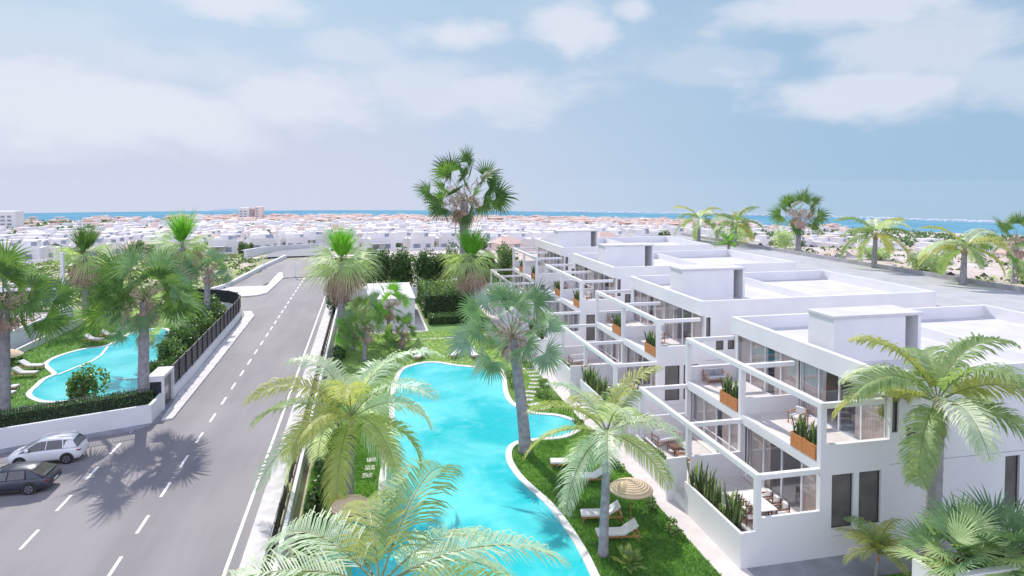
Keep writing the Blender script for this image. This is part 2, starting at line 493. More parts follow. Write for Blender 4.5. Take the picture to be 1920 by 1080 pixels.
# sea: a wide sheet curving down to a low horizon
mb = MB(); AZs = [R(a) for a in np.linspace(-50, 74, 90)]
for k_ in range(13):
    for a in AZs:
        d = 1080 + (2600 - 1080) * k_ / 12; zc = -43.3 * (1 + .2 * max(-1, min(1, (a - YAW) / .6))); dip = .0432 + .0085 * (a - YAW) - (.0008 if a < YAW else 0)
        ze = 18 - dip * 2600; u = k_ / 12; mb.v.append((d * math.sin(a), d * math.cos(a), zc + (ze - zc) * u))
for i in range(12):
    for j in range(len(AZs) - 1): q = i * len(AZs) + j; mb.f.append((q, q + 1, q + 1 + len(AZs), q + len(AZs)))
struct(mb.build('sea', 'sea', smooth=True))


def ray_xy(px, d):
    a = math.atan((px - 960) / 1240) + YAW; return d * math.sin(a), d * math.cos(a)


def hill(x0, x1, h0, h1, d, hts, name):
    mb = MB(); n = len(hts)
    T = []; 
    for i in range(n):
        x, y = ray_xy(x0 + (x1 - x0) * i / (n - 1), d); x2, y2 = ray_xy(x0 + (x1 - x0) * i / (n - 1), d + 160)
        xf, yf = ray_xy(x0 + (x1 - x0) * i / (n - 1), d - 40)
        T.append(((xf, yf, h0), (x, y, h0 + 4 + hts[i]), (x2, y2, h0 - 6)))
    for a, b in zip(T, T[1:]):
        mb.face([a[0], b[0], b[1], a[1]]); mb.face([a[1], b[1], b[2], a[2]])
    return struct(mb.build(name, 'far_hill', smooth=True))


hill(330, 580, -92, 0, 2480, [0, 5, 11, 15, 16, 14, 10, 8, 6, 2], 'headland')

# ------------------------------------------------------------------ site: roads, pavements, lawns
def sheet(name, poly, z, m):
    mb = MB(); mb.face([(p[0], p[1], z) for p in (poly if area(poly) > 0 else poly[::-1])]); return struct(mb.build(name, m))


road = [(-80, -20), (-4.9, -20), (-4.9, 20), (-4.9, 130.5), (-16.3, 130.5), (-16.3, 112), (-20, 108), (-23, 104), (-30, 100), (-17, 97), (-15.6, 55), (-16.2, 52.5), (-80, 26)]
sheet('road', road, .0, 'asphalt')


def pave(name, poly, z, m, z0=-.05):
    mb = MB(); mb.prism(poly if area(poly) > 0 else poly[::-1], z0, z); return struct(mb.build(name, m))


# markings
mb = MB()
def dash(x, y0, y1, w=.16): mb.face([(x - w / 2, y0, .006), (x + w / 2, y0, .006), (x + w / 2, y1, .006), (x - w / 2, y1, .006)])
y = 20.5
while y < 129: dash(-11.68, y, y + 1.9); y += 4.05 if y < 78 else 3.6
y = 24.6
while y < 53.5: dash(-16.78, y, y + 1.9); y += 3.9
dash(-6.55, 14, 129.5, .17)
mb.face([(-16.3, 130.0, .006), (-4.9, 130.0, .006), (-4.9, 130.35, .006), (-16.3, 130.35, .006)])
struct(mb.build('road_marking', 'paint'))
# kerbs and pavements
pave('pavement_strip', [(-5.95, 10), (-5.0, 10), (-4.75, 104), (-5.9, 104)], .12, 'kerb')
pave('kerb_left', [(-15.3, 53.9), (-14.55, 54.1), (-14.65, 70), (-14.95, 94), (-15.9, 97.5), (-17.0, 97.5), (-16.2, 94), (-15.75, 60)], .12, 'kerb')
pave('pavement_left', [(-40, 43.7), (-16.4, 52.2), (-15.3, 53.9), (-15.75, 60), (-16.2, 60), (-16.3, 54.6), (-40, 45.6)], .06, 'grey_paving')
pave('traffic_island', [(-24, 116), (-21.5, 111.6), (-19.25, 110.3), (-17.2, 110.8), (-16.0, 112.7), (-15.5, 130.3), (-16.6, 138.2), (-17.3, 138), (-17.15, 120.9), (-24, 120.5)], .16, 'kerb')
Z3 = lambda dz: (lambda x, y: tz(x, y) + .06 + dz)
mb = MB(); strip(mb, [(-12.0, 130.5), (-13.2, 140), (-14.2, 152), (-15.2, 168)], -7.6, 7.2, Z3(.12)); strip(mb, [(-22, 112), (-19.5, 125), (-18.5, 138)], -3, 2.2, Z3(.10)); struct(mb.build('access_road', 'asphalt'))
mb = MB(); strip(mb, [(-90, 172), (-60, 174), (-20, 172), (20, 178), (60, 190)], -5, 5, Z3(.16), 'paving'); struct(mb.build('cross_street', 'kerb'))
FAR = [(-16.5, 168), (-18, 176), (-20.5, 200), (-22, 225), (-20, 250), (-14, 285), (-6, 330), (2, 390)]
mb = MB(); strip(mb, FAR, -7, 9, Z3(.45)); struct(mb.build('far_road', 'asphalt_far'))
# site paving and grass
LAWN = [(-3.6, 14), (15.75, 14), (15.75, 104), (-3.6, 104)]
sheet('lawn', LAWN, -.02, 'lawn')
sheet('walkway', [(15.75, 10), (16.9, 10), (21.5, 26), (60, 26), (60, 26.9), (50, 26.9), (50, 104), (15.75, 104)], -.012, 'paving')
sheet('far_lawn', [(-3.5, 60), (15.74, 60), (15.74, 80), (-3.5, 80)], -.016, 'lawn_light')
sheet('side_path', [(17.2, 25.4), (50, 25.4), (50, 27.3), (17.2, 27.3)], .0, 'grey_paving')
sheet('side_lawn', [(17.2, 14), (60, 14), (60, 25.4), (17.2, 25.4)], -.02, 'lawn')
sheet('hut_path', [(5.9, 80), (7.2, 80), (7.0, 104), (5.9, 104)], -.008, 'paving')
sheet('hut_apron', [(-.8, 79.4), (7.2, 79.4), (7.2, 84.6), (-.8, 84.6)], -.004, 'paving')
LL = [(-16.05, 54.6), (-16.6, 94), (-20, 100), (-60, 108), (-60, 37.5), (-40, 45.6)]
sheet('garden_lawn', LL, -.02, 'lawn')
simple('street_pale', (.46, .46, .475), (.40, .40, .42), .4, .9)
mb = MB(); mb.box(66, 85, 18, 168, -.5, 3.5); struct(mb.build('back_street', 'street_pale'))

# pools
PC = smooth_poly([(3.2, 63.3), (4.9, 65.4), (6.5, 65.6), (8.3, 64.1), (10.4, 62.9), (12.0, 62.1), (12.1, 59.9), (11.3, 54.8), (11.3, 51.8), (12.3, 49.5), (14.3, 48.3), (15.1, 46.2), (13.5, 44.6), (11.6, 44.5), (10.1, 44.3), (9.2, 43.4), (8.7, 41.5), (8.75, 39.2), (9.1, 37.3), (9.6, 35.2), (9.85, 33.1), (9.95, 30.4), (9.8, 27.5), (9.4, 22), (5, 19), (-1, 20), (-2.4, 25), (-2.4, 31), (-1.2, 35.2), (.3, 36.0), (.85, 37.8), (1.0, 40.2), (1.35, 44.2), (1.9, 50.1), (2.2, 56.5)])
PL = smooth_poly([(-28.0, 63.2), (-28.5, 65.6), (-28.8, 67.8), (-28.6, 69.3), (-29.6, 71.0), (-31.0, 73.3), (-31.3, 75.6), (-30.8, 77.6), (-29.8, 79.2), (-28.3, 79.9), (-27.7, 82.0), (-27.6, 86.0), (-26.3, 88.0), (-24.2, 87.6), (-22.2, 81.1), (-20.6, 71.7), (-19.4, 65.0), (-19.2, 61.6), (-21.1, 60.3), (-23.7, 60.7), (-25.0, 60.6), (-26.4, 61.2)])


def pool_build(P, pre):
    n = len(P); O = offset_poly(P, .42)
    mb = MB(); zc = .07
    for i in range(n):
        j = (i + 1) % n
        mb.face([(*P[i], zc), (*P[j], zc), (*O[j], zc), (*O[i], zc)] if area(P) < 0 else [(*P[i], zc), (*O[i], zc), (*O[j], zc), (*P[j], zc)])
        mb.face([(*O[i], zc), (*O[i], -.05), (*O[j], -.05), (*O[j], zc)]); mb.face([(*P[i], zc), (*P[j], zc), (*P[j], -.05), (*P[i], -.05)])
    struct(mb.build(pre + 'coping', 'coping'))
    sheet(pre + 'pool_water', P, .015, 'pool_water')


pool_build(PC, ''); pool_build(PL, 'garden_')
mb = MB(); C1 = [(-28.4, 69.0), (-27.9, 71.2), (-27.2, 73.6), (-27.2, 76.0), (-27.9, 79.8)]
strip(mb, C1, -.13, .13, lambda x, y: .055); strip(mb, [(-19.5, 66.6), (-20.9, 66.0), (-22.5, 66.3)], -.1, .1, lambda x, y: .055); struct(mb.build('pool_divider', 'coping'))
mb = MB(); strip(mb, [(10.7, 63.0), (9.6, 61.2), (8.6, 60.6), (6.5, 61.4)], -.6, .6, lambda x, y: .02)

# stepping stones
k = 0
STN = [(13.75, 50.4), (13.1, 51.5), (12.85, 52.7), (13.2, 53.7), (13.7, 54.7), (14.2, 55.8), (14.6, 56.9), (14.95, 58.0), (15.1, 59.2), (15.15, 60.4), (15.05, 61.6), (14.85, 62.8), (14.6, 64.0), (14.25, 65.1)]
for i, (x, y) in enumerate(STN):
    nx, ny = STN[min(i + 1, len(STN) - 1)]; px, py = STN[max(i - 1, 0)]; a = math.atan2(ny - py, nx - px) - math.pi / 2
    mb = MB(); w, h = .50, .26; mb.prism([(-w, -h), (w, -h), (w, h), (-w, h)], -.02, .05)
    o = mb.build('stepping_stone', 'stone', loc=(x, y, 0), bevel=.015); o.rotation_euler[2] = a
    tag(o, 'pale stepping stone of the curved garden path, %s from its near end' % ('nearest us' if i == 0 else 'last' if i == 13 else ORD[i]), 'stepping stone', 'stepping stones of the curved path')
for i in range(10):
    x = 4.2 + i * 1.03; mb = MB(); w, h = .42, .22; mb.prism([(-w, -h), (w, -h), (w, h), (-w, h)], -.02, .05)
    o = mb.build('stepping_stone', 'stone', loc=(x, 76.2 - .12 * math.sin(i * .5) * 3, 0), bevel=.015)
    tag(o, 'pale stepping stone of the row across the far lawn, %s from the left' % (['first'] + ORD[1:])[i], 'stepping stone', 'stepping stones of the row across the lawn')
for i, (x, y) in enumerate([(-.6, 41.0), (-.45, 42.1), (-.35, 43.3)]):
    mb = MB(); mb.prism([(-.3, -.35), (.3, -.35), (.3, .35), (-.3, .35)], -.02, .05); o = mb.build('stepping_stone', 'stone', loc=(x + .5, y, 0), bevel=.015)
    tag(o, '%s pale square stepping stone on the narrow lawn between pool and road' % ['nearest', 'middle', 'farthest'][i], 'stepping stone', 'stepping stones between pool and road')

# grass blades
def grass_field(name, poly, holes, n, h, seed, near=1.0, m='grass_blade'):
    rng = np.random.default_rng(seed); xs = [p[0] for p in poly]; ys = [p[1] for p in poly]; P = []
    while len(P) < n:
        x = rng.uniform(min(xs), max(xs)); y = rng.uniform(min(ys), max(ys))
        if inside((x, y), poly) and not any(inside((x, y), H) for H in holes): P.append((x, y, 0))
    C = np.array(P); a = rng.uniform(0, 6.28, n); hh = h * rng.uniform(.5, 1.2, n); w = .035 * near
    d = np.stack([np.cos(a), np.sin(a), 0 * a], 1); lean = np.stack([np.cos(a * 3.1), np.sin(a * 3.1), 0 * a], 1) * (hh * .5)[:, None]
    up = np.stack([0 * a, 0 * a, hh], 1)
    V = np.stack([C - d * w, C + d * w, C + d * w * .4 + up * .7 + lean * .6, C - d * w * .1 + up + lean], 1)
    o = link(name, quads_mesh(name, V, [m])); tag(o, kind='stuff', cat=None); return o


PCo = offset_poly(PC, .48); PLo = offset_poly(PL, .48)
tag(grass_field('grass', [(-3.5, 24), (15.7, 24), (15.7, 50), (-3.5, 50)], [PCo], 42000, .14, 1), 'short green grass growing round the long pool', 'grass')
tag(grass_field('grass', [(-3.5, 50), (15.7, 50), (15.7, 80), (-3.5, 80)], [PCo], 26000, .12, 2, 1.8, 'grass_light'), 'sunlit lawn grass beyond the long pool', 'grass')
tag(grass_field('grass', [(-40, 46.5), (-16.4, 55.4), (-17, 92), (-34, 92)], [PLo], 26000, .14, 3, 1.5), 'grass round the smaller pool behind the road fence', 'grass')
tag(grass_field('grass', [(18, 20), (34, 20), (34, 25.3), (18, 25.3)], [], 9000, .14, 4), 'grass beside the end wall of the nearest house', 'grass')


# ------------------------------------------------------------------ palms
def frond(mb, base, az, elev, L, droop, ll, m, n=34, vee=.35, w=.045, rng=random):
    """one feather frond: arched rachis with leaflets both sides"""
    p = Vector(base); a = elev; H = Vector((math.cos(az), math.sin(az), 0)); S = Vector((-math.sin(az), math.cos(az), 0))
    N = 14; pts = [p.copy()]; dirs = []
    tw = rng.uniform(-.35, .35)
    for i in range(N):
        u = (i + .5) / N; ang = elev - droop * u ** 1.3
        T = H * math.cos(ang) + Vector((0, 0, 1)) * math.sin(ang); dirs.append(T); p = p + T * (L / N); pts.append(p.copy())
    mb.tube(pts, [.035 * (1 - .85 * i / N) + .004 for i in range(N + 1)], 5, 'petiole', cap=False)
    for i in range(n):
        u = .14 + .86 * (i + .5) / n; f = u * N; j = min(int(f), N - 1); q = pts[j].lerp(pts[j + 1], f - j); T = dirs[j]; Nn = S.cross(T) * -1
        if Nn.z < 0: Nn = -Nn
        prof = (math.sin(math.pi * min(1, (.12 + u * .86))) ** .6) * (1 if u < .85 else 1)
        l = ll * max(.16, prof) * rng.uniform(.88, 1.1)
        for sgn in (-1, 1):
            sw = S * sgn * math.cos(tw) + Nn * math.sin(tw) * sgn
            D = (sw * .80 + T * (.45 + .35 * u) + Nn * (vee * rng.uniform(.5, 1.3))).normalized()
            D2 = (D + Vector((0, 0, -.55 * rng.uniform(.6, 1.3)))).normalized(); D3 = (D2 + Vector((0, 0, -.6))).normalized()
            W_ = T * w * (1.0 if u < .9 else .6); a0 = q; a1 = q + D * l * .4; a2 = a1 + D2 * l * .35; a3 = a2 + D3 * l * .27
            mb.face([a0 - W_ * .4, a0 + W_ * .4, a1 + W_ * .55, a1 - W_ * .55], m); mb.face([a1 - W_ * .55, a1 + W_ * .55, a2 + W_ * .4, a2 - W_ * .4], m); mb.face([a2 - W_ * .4, a2 + W_ * .4, a3], m)


def fan_leaf(mb, base, az, elev, P, Rr, m, nseg=22, spread=2.3, bend=.5, droop=.35, w=1.0, rng=random, pet='petiole', webbed=.5, rolls=.5):
    H = Vector((math.cos(az), math.sin(az), 0)); Zv = Vector((0, 0, 1)); S = Vector((-math.sin(az), math.cos(az), 0))
    p = Vector(base); pts = [p.copy()]; T = None
    for i in range(6):
        ang = elev - bend * ((i + .5) / 6) ** 1.5; T = H * math.cos(ang) + Zv * math.sin(ang); p = p + T * (P / 6); pts.append(p.copy())
    mb.tube(pts, [.035, .03, .028, .025, .022, .02, .016], 5, pet, cap=False)
    ang = elev - bend * 1.1 - .1; T = H * math.cos(ang) + Zv * math.sin(ang)
    roll = rng.uniform(-rolls, rolls) if rolls < 1 else rng.choice((-1, 1)) * rng.uniform(.5, rolls); Nn = S.cross(T); Nn = -Nn if Nn.z < 0 else Nn
    S2 = S * math.cos(roll) + Nn * math.sin(roll); N2 = (T.cross(S2)); N2 = -N2 if N2.z < 0 else N2
    da = 2 * spread / (nseg - 1)
    for i in range(nseg):
        a = -spread + da * i + rng.uniform(-.03, .03); D = T * math.cos(a) + S2 * math.sin(a)
        D = (D + N2 * .18 + T * .05).normalized(); l = Rr * (.72 + .28 * math.cos(a * .6)) * rng.uniform(.85, 1.08)
        X = D.cross(N2).normalized(); hw = math.tan(da / 2) * l * webbed * 1.02 * w
        a1 = p + D * l * webbed; D2 = (D + Vector((0, 0, -droop * rng.uniform(.5, 1.5)))).normalized(); a2 = a1 + D2 * l * (1 - webbed) * .6; D3 = (D2 + Vector((0, 0, -droop * 1.3))).normalized(); a3 = a2 + D3 * l * (1 - webbed) * .45
        f = N2 * (.12 * hw * (1 if i % 2 else -1))
        mb.face([p, a1 - X * hw + f, a1 + X * hw - f], m); mb.face([a1 - X * hw + f, a1 + X * hw - f, a2 + X * hw * .55, a2 - X * hw * .55], m); mb.face([a2 - X * hw * .55, a2 + X * hw * .55, a3], m)


def trunk_mesh(h, r0, r1, lean=0, rings=True, n=10, seed=0, dz=.28):
    rg = random.Random(seed); mb = MB(); pts = []; rad = []; k_ = max(8, int(h / dz)); ph = rg.uniform(0, 6)
    for i in range(k_ + 1):
        u = i / k_; pts.append((lean * u ** 1.3, .12 * lean * math.sin(u * 3 + ph), h * u - .05))
        r = r0 + (r1 - r0) * u; r *= 1 + (.15 * math.exp(-u * h / .35)); r *= 1 + (.045 if i % 2 else -.02); rad.append(r)
    mb.tube(pts, rad, n, 'trunk_grey'); return mb, Vector(pts[-1])


def palm_root(name, loc, label, group=None): return empty(name, loc, 0, label, 'palm tree', group)


def make_fan_palm(loc, h, s, seed, label, leaf='fan_green', leaf2='fan_blue', nl=14, r=.26, stalk=True, lean=.2, group=None, P=1.7, RL=1.25, bend=.4):
    rg = random.Random(seed); root = palm_root('fan_palm', loc, label, group)
    mb, top = trunk_mesh(h, r * 1.15, r * .85, lean, seed=seed); mb.build('trunk', None, root, True)
    cr = MB(); ga = 2.39996
    for i in range(nl):
        u = i / (nl - 1); el = 1.5 - 1.8 * u ** .85 + rg.uniform(-.2, .2); az = i * ga + rg.uniform(-.35, .35)
        m = leaf if rg.random() < .62 else leaf2
        fan_leaf(cr, top + Vector((0, 0, .1)), az, el, P * s * rg.uniform(.7, 1.2), RL * s * rg.uniform(.85, 1.12), m, 27, 1.95, bend, .2, 1.2, rng=rg, webbed=.42, rolls=1.25)
    cr.build('crown', None, root)
    if stalk:
        st = MB()
        for i in range(26):
            a = rg.uniform(0, 6.28); e = rg.uniform(-.5, 1.4); q = top + Vector((0, 0, .15)); pts = [q.copy()]; ln = rg.uniform(.9, 1.9) * s
            for k_ in range(5):
                e -= .22; q = q + Vector((math.cos(a) * math.cos(e), math.sin(a) * math.cos(e), math.sin(e))) * ln / 5; pts.append(q.copy())
            st.tube(pts, [.03, .025, .02, .016, .012, .006], 4, 'seedstalk', cap=False)
            for k_ in range(22):
                p0 = pts[rg.randint(2, 5)]; d = Vector((rg.gauss(0, 1), rg.gauss(0, 1), rg.gauss(-.3, 1))).normalized() * rg.uniform(.15, .42) * s; x = d.cross(Vector((.3, .5, .8))).normalized() * .02 * s
                st.face([p0 - x, p0 + x, p0 + d + x * .6, p0 + d - x * .6], 'seedstalk')
        st.build('seed_stalk', None, root)
    sk = MB()
    for i in range(9):
        fan_leaf(sk, top + Vector((0, 0, -.05)), rg.uniform(0, 6.28), rg.uniform(-.95, -.5), .5 * s, .85 * s, 'skirt', 14, 1.2, .6, .8, rng=rg, pet='skirt')
    sk.build('dead_frond', None, root)
    return root


def make_skirt_palm(loc, h, s, seed, label, leaf='spear_green', group=None, r=.3):
    rg = random.Random(seed); root = palm_root('skirted_palm', loc, label, group)
    mb, top = trunk_mesh(h, r * 1.1, r * .95, .12, seed=seed); mb.build('trunk', None, root, True)
    sp = MB()
    for i in range(17):
        az = i * 2.39996; el = 1.54 - .62 * (i / 16) + rg.uniform(-.05, .05)
        fan_leaf(sp, top + Vector((0, 0, .1)), az, el, .35 * s * rg.uniform(.8, 1.15), 1.7 * s * rg.uniform(.75, 1.1), leaf, 13, .5, .02, .05, 1.0, rng=rg, webbed=.35)
    sp.build('spear_leaves', None, root)
    cr = MB()
    for i in range(18):
        az = i * 2.39996 + .7; el = .95 - .95 * (i / 17) + rg.uniform(-.12, .12)
        fan_leaf(cr, top, az, el, .6 * s * rg.uniform(.85, 1.15), 1.75 * s * rg.uniform(.85, 1.1), 'fan_pale', 19, .95, .55, .35, .9, rng=rg, webbed=.3)
    cr.build('crown', None, root)
    sk = MB()
    for i in range(26):
        az = i * 2.39996; el = -.05 - .75 * (i / 25) + rg.uniform(-.1, .1)
        fan_leaf(sk, top + Vector((0, 0, -.1 - .35 * s * i / 25)), az, el, .55 * s, 1.35 * s * rg.uniform(.8, 1.1), 'skirt', 13, .8, .75, .8, .8, rng=rg, pet='skirt', webbed=.4)
    sk.build('dead_frond', None, root)
    return root


def make_feather_palm(loc, h, L, seed, label, nf=13, shaft=1.4, mats=('feather_green', 'feather_yellow', 'feather_silver'), wts=(.35, .35, .3), r=.2, ll=.95, group=None, e0=1.25, e1=-.15, fr=None, n=38, w=.05, droop=1.5, lean=.15):
    rg = random.Random(seed); root = palm_root('feather_palm', loc, label, group)
    mb, top = trunk_mesh(h - shaft, r * 1.15, r * .85, lean, seed=seed); mb.build('trunk', None, root, True)
    sh = MB(); sh.tube([top + Vector((0, 0, q * shaft)) for q in (-.03, .15, .5, .8, 1.02)], [r * .95, r * 1.1, r * .8, r * .55, r * .3], 10, 'crownshaft'); sh.build('crownshaft', None, root, True)
    c = top + Vector((0, 0, shaft * .85)); cr = MB()
    if fr is None:
        fr = [(i * 2.39996 + rg.uniform(-.2, .2), e0 + (e1 - e0) * (i / (nf - 1)) + rg.uniform(-.1, .1), rg.uniform(.88, 1.1)) for i in range(nf)]
    for (az, el, f) in fr:
        m = rg.choices(mats, wts)[0]
        frond(cr, c, az, el, L * f, droop * rg.uniform(.8, 1.15), ll * L / 4.2, m, n, .35, w, rng=rg)
    cr.build('crown', None, root)
    return root


# near feather palms
make_feather_palm((-1.1, 37.9, 0), 5.0, 6.4, 11, 'tall grey-green feather palm on the narrow lawn between road and pool', 19, 1.3, r=.22, e0=1.3, e1=-.4, n=62, w=.085, ll=1.0, wts=(.1, .3, .6), droop=1.6)
make_feather_palm((.1, 18.6, 0), 6.9, 6.1, 12, 'large feather palm at the bottom edge, only its crown in view over the pool', 12, 1.3,
                  fr=[(R(64), .70, 1.05), (R(95), .55, .75), (R(128), .35, .95), (R(150), .15, 1.0), (R(168), .35, 1.05), (R(200), .2, 1.0), (R(10), .35, 1.0), (R(-12), .25, 1.0), (R(28), .1, .9), (R(110), .2, .9), (R(45), .25, .95), (R(-50), .3, .9), (R(-110), .4, .9), (R(-150), .2, .9)], n=60, w=.06, ll=1.12, mats=('feather_yellow', 'feather_green', 'feather_silver'), wts=(.4, .2, .4), droop=1.25)
make_feather_palm((11.0, 29.6, 0), 6.2, 4.3, 13, 'feather palm with slim grey trunk beside the straw parasol and loungers', 15, 1.2, r=.21, e0=1.4, e1=-.3, n=50, w=.062, ll=1.15, wts=(.15, .3, .55))
make_feather_palm((24.6, 24.4, 0), 8.5, 5.0, 14, 'big feather palm with brown crown shaft in front of the nearest house end wall', 13, 1.7, r=.34, e0=1.4, e1=-.05, n=58, w=.095, ll=1.15, wts=(.55, .2, .25), droop=1.7, mats=('feather_green', 'feather_yellow', 'feather_silver'))
# fan palms
make_fan_palm((-17.3, 56.4, 0), 8.7, 1.5, 21, 'tall fan palm behind the corner of the white road wall, crown over the small pool', r=.38, lean=.25, nl=24, P=1.9, RL=1.5)
make_fan_palm((-26.4, 55.4, 0), 8.7, 1.5, 22, 'tall fan palm at the left edge of the picture beside the small pool', r=.38, lean=.2, nl=24, P=1.9, RL=1.5)
make_fan_palm((10.2, 42.3, 0), 7.8, 1.3, 23, 'tall fan palm with thick trunk standing at the waist of the long pool', leaf='fan_silver', leaf2='fan_blue', r=.36, lean=-.9, nl=23, P=2.1, RL=1.3)
make_fan_palm((13.2, 92, 0), 15.4, 2.85, 24, 'tallest fan palm of all, its crown standing against the sky above the sea', leaf='fan_dark', leaf2='fan_green', r=.6, lean=.1, nl=24, P=1.6, RL=1.05, bend=.25)
make_fan_palm((90.2, 125, 3.5), 7.4, 2.4, 25, 'fan palm with dark crown behind the roofs beside the back street', r=.5, nl=14, leaf='fan_dark', leaf2='fan_green')
make_fan_palm((92, 78, 3.4), 5.6, 1.8, 26, 'fan palm at the right edge of the picture beyond the back street', r=.4, nl=14)
# skirted palms
make_skirt_palm((-2.97, 77, 0), 8.9, 2.3, 31, 'skirted palm with bright yellow-green spears beside the main road', r=.38)
make_skirt_palm((13.7, 88.8, 0), 7.2, 2.4, 32, 'skirted palm with pale fronds and brown skirt beside the clipped hedge', r=.5)
make_skirt_palm((-23.6, 92.8, 0), 9.6, 2.4, 33, 'skirted palm with pale green spears behind the small pool', r=.42)
make_skirt_palm((-36.2, 96.2, 0), 8.4, 2.2, 34, 'skirted palm with dark green spears beside the pergola on the left', leaf='fan_green', r=.38)
make_fan_palm((-19.6, 88, 0), 6.8, 1.1, 35, 'small fan palm nearest the bend of the black road fence', leaf='fan_blue', r=.35)
make_fan_palm((-21.5, 70.5, 0), 3.6, 1.35, 36, 'low fan palm in the shrubs beside the small pool', leaf='fan_blue', leaf2='fan_pale', r=.4)
# back feather palms
for i, (x, y, h, L, sd_, lb) in enumerate([(84.8, 97, 5.8, 7.2, 41, 'feather palm left of its twin on the far side of the back street'), (83, 78, 5.4, 6.6, 42, 'feather palm on the far side of the back street, nearest the right edge'),
                                       (80.3, 150, 5.5, 7.5, 43, 'hazy feather palm farthest along the back street'), (83, 138, 5.2, 7.0, 44, 'feather palm next to the dark-crowned fan palm on the back street')]):
    make_feather_palm((x, y, 3.5), h, L, sd_, lb, 12, .9, r=.4, n=40, w=.19, ll=1.1, wts=(.5, .2, .3), e0=1.1, e1=-.2, group='palms along the back street')


# ------------------------------------------------------------------ shrubs, hedges, trees
def shrub_mesh(name, rx, ry, rz, n, size, mats, seed, z0=0., lumps=7):
    rng = np.random.default_rng(seed); L_ = []
    for i in range(lumps): L_.append((rng.uniform(-.6, .6) * rx, rng.uniform(-.6, .6) * ry, rng.uniform(.3, .78) * rz, rng.uniform(.32, .55)))
    C = []
    for (x, y, z, q) in L_:
        k_ = n // lumps; d = rng.normal(size=(k_, 3)); d /= np.linalg.norm(d, axis=1)[:, None]; rr = rng.uniform(.55, 1.08, k_)[:, None]
        C.append(np.array([x, y, z]) + d * rr * np.array([rx * q, ry * q, rz * q * .95]))
    C = np.concatenate(C); C[:, 2] = np.abs(C[:, 2]) + z0
    V = leaf_quads(C, size, rng, .55); mi = rng.integers(0, len(mats), len(C)); return quads_mesh(name, V, mats, mi)


def shrub(name, loc, rx, ry, rz, label, seed, n=1400, size=.28, mats=('leaf_mid', 'leaf_dark'), cat='shrub', group=None):
    o = empty(name, loc, 0, label, cat, group); link('foliage', shrub_mesh('foliage', rx, ry, rz, n, size, list(mats), seed), o)
    mb = MB(); rg = random.Random(seed)
    for i in range(6):
        a = rg.uniform(0, 6.28); mb.tube([(0, 0, 0), (math.cos(a) * rx * .2, math.sin(a) * ry * .2, rz * .4), (math.cos(a) * rx * .4, math.sin(a) * ry * .4, rz * .75)], [.05, .035, .015], 5, 'bark')
    mb.build('stem', None, o); return o


SH = [(-17.9, 62.5, 1.6, 2.4, 2.3, 'dark bushy shrub behind the road fence nearest the white gate pillar'), (-17.9, 67.5, 1.7, 2.6, 2.8, 'bushy shrub behind the road fence, second from the gate pillar'),
      (-18.2, 72.5, 1.9, 2.8, 3.2, 'broad light-leaved shrub behind the road fence beside the small pool'), (-18.4, 78, 2.0, 3.0, 3.4, 'tall bushy shrub behind the middle of the road fence'),
      (-18.7, 84, 2.0, 3.0, 3.0, 'rounded shrub behind the road fence before its bend'), (-19.6, 90, 2.2, 3.0, 3.2, 'rounded shrub at the bend of the road fence'), (-23.5, 95, 3, 2.4, 3.0, 'dark shrub at the far end of the left garden'),
      (-29, 97, 3.2, 2.4, 3.4, 'tall dark shrub behind the small straw parasol'), (-34.5, 99, 3.2, 2.4, 3.6, 'tall dark shrub beside the left pergola')]
for i, (x, y, a, b, c, lb) in enumerate(SH): shrub('garden_shrub', (x, y, 0), a, b, c, lb, 50 + i, 2600, .34, (('leaf_mid', 'leaf_light', 'leaf_dark') if i % 2 else ('leaf_mid', 'leaf_dark', 'hedge_leaf')))
for i in range(8):
    shrub('field_bush', (-30 - i * 5.2, 106 + 2.2 * (i % 3), 0), 3.0, 2.2, 2.6 + .5 * (i % 2), 'leafy pale green bush, %s from the road in the row behind the left garden' % ORD[i], 340 + i, 1900, .42, ('leaf_light', 'leaf_mid', 'fan_pale') if i % 2 else ('leaf_mid', 'leaf_dark', 'scrub_leaf'), 'bush', 'bushes in the row behind the left garden')
shrub('garden_shrub', (-22.6, 59.6, 0), 1.7, 1.0, 2.4, 'rounded light green shrub in front of the small pool', 61, 1500, .32, ('leaf_light', 'leaf_mid'))
shrub('garden_shrub', (-4.0, 94.5, 0), 2.0, 2.4, 3.6, 'dark bushy shrub at the roadside beside the skirted palm', 62, 2600, .34, ('leaf_dark', 'hedge_leaf'))
for i in range(7):
    shrub('road_shrub', (-3.0 + .2 * (i % 2), 30 + i * 6.6, 0), .75, 2.6, 1.1 + .2 * (i % 3), 'low dark shrub along the right-hand road wall, %s from us' % (['nearest', ] + ORD[1:])[i], 65 + i, 1300, .26, ('leaf_dark', 'leaf_mid'), group='shrubs along the right-hand road wall')
for i in range(7):
    y = 31 + i * 2.6; shrub('border_plant', (15.2 + .1 * (i % 3), y, 0), .45, .9, .45, 'low leafy plant edging the walkway, %s from the bottom of the picture' % (['first'] + ORD[1:])[i], 75 + i, 420, .16, ('leaf_mid', 'leaf_dark', 'leaf_light'), group='plants edging the walkway')
for i, (x, y) in enumerate([(14.4, 53.2), (15.1, 56), (14.9, 51.5), (15.3, 62.5), (12.6, 56.5), (12.9, 59.8)]):
    shrub('border_plant', (x, y, 0), .7, 1.2, .5, 'low leafy ground plant by the curved stepping stones, %s' % ['left of their near end', 'right of their middle', 'right of their near end', 'right of their far end', 'left of their middle', 'left of their far end'][i], 85 + i, 600, .18, ('leaf_mid', 'leaf_light'), group='plants beside the curved stepping stones')
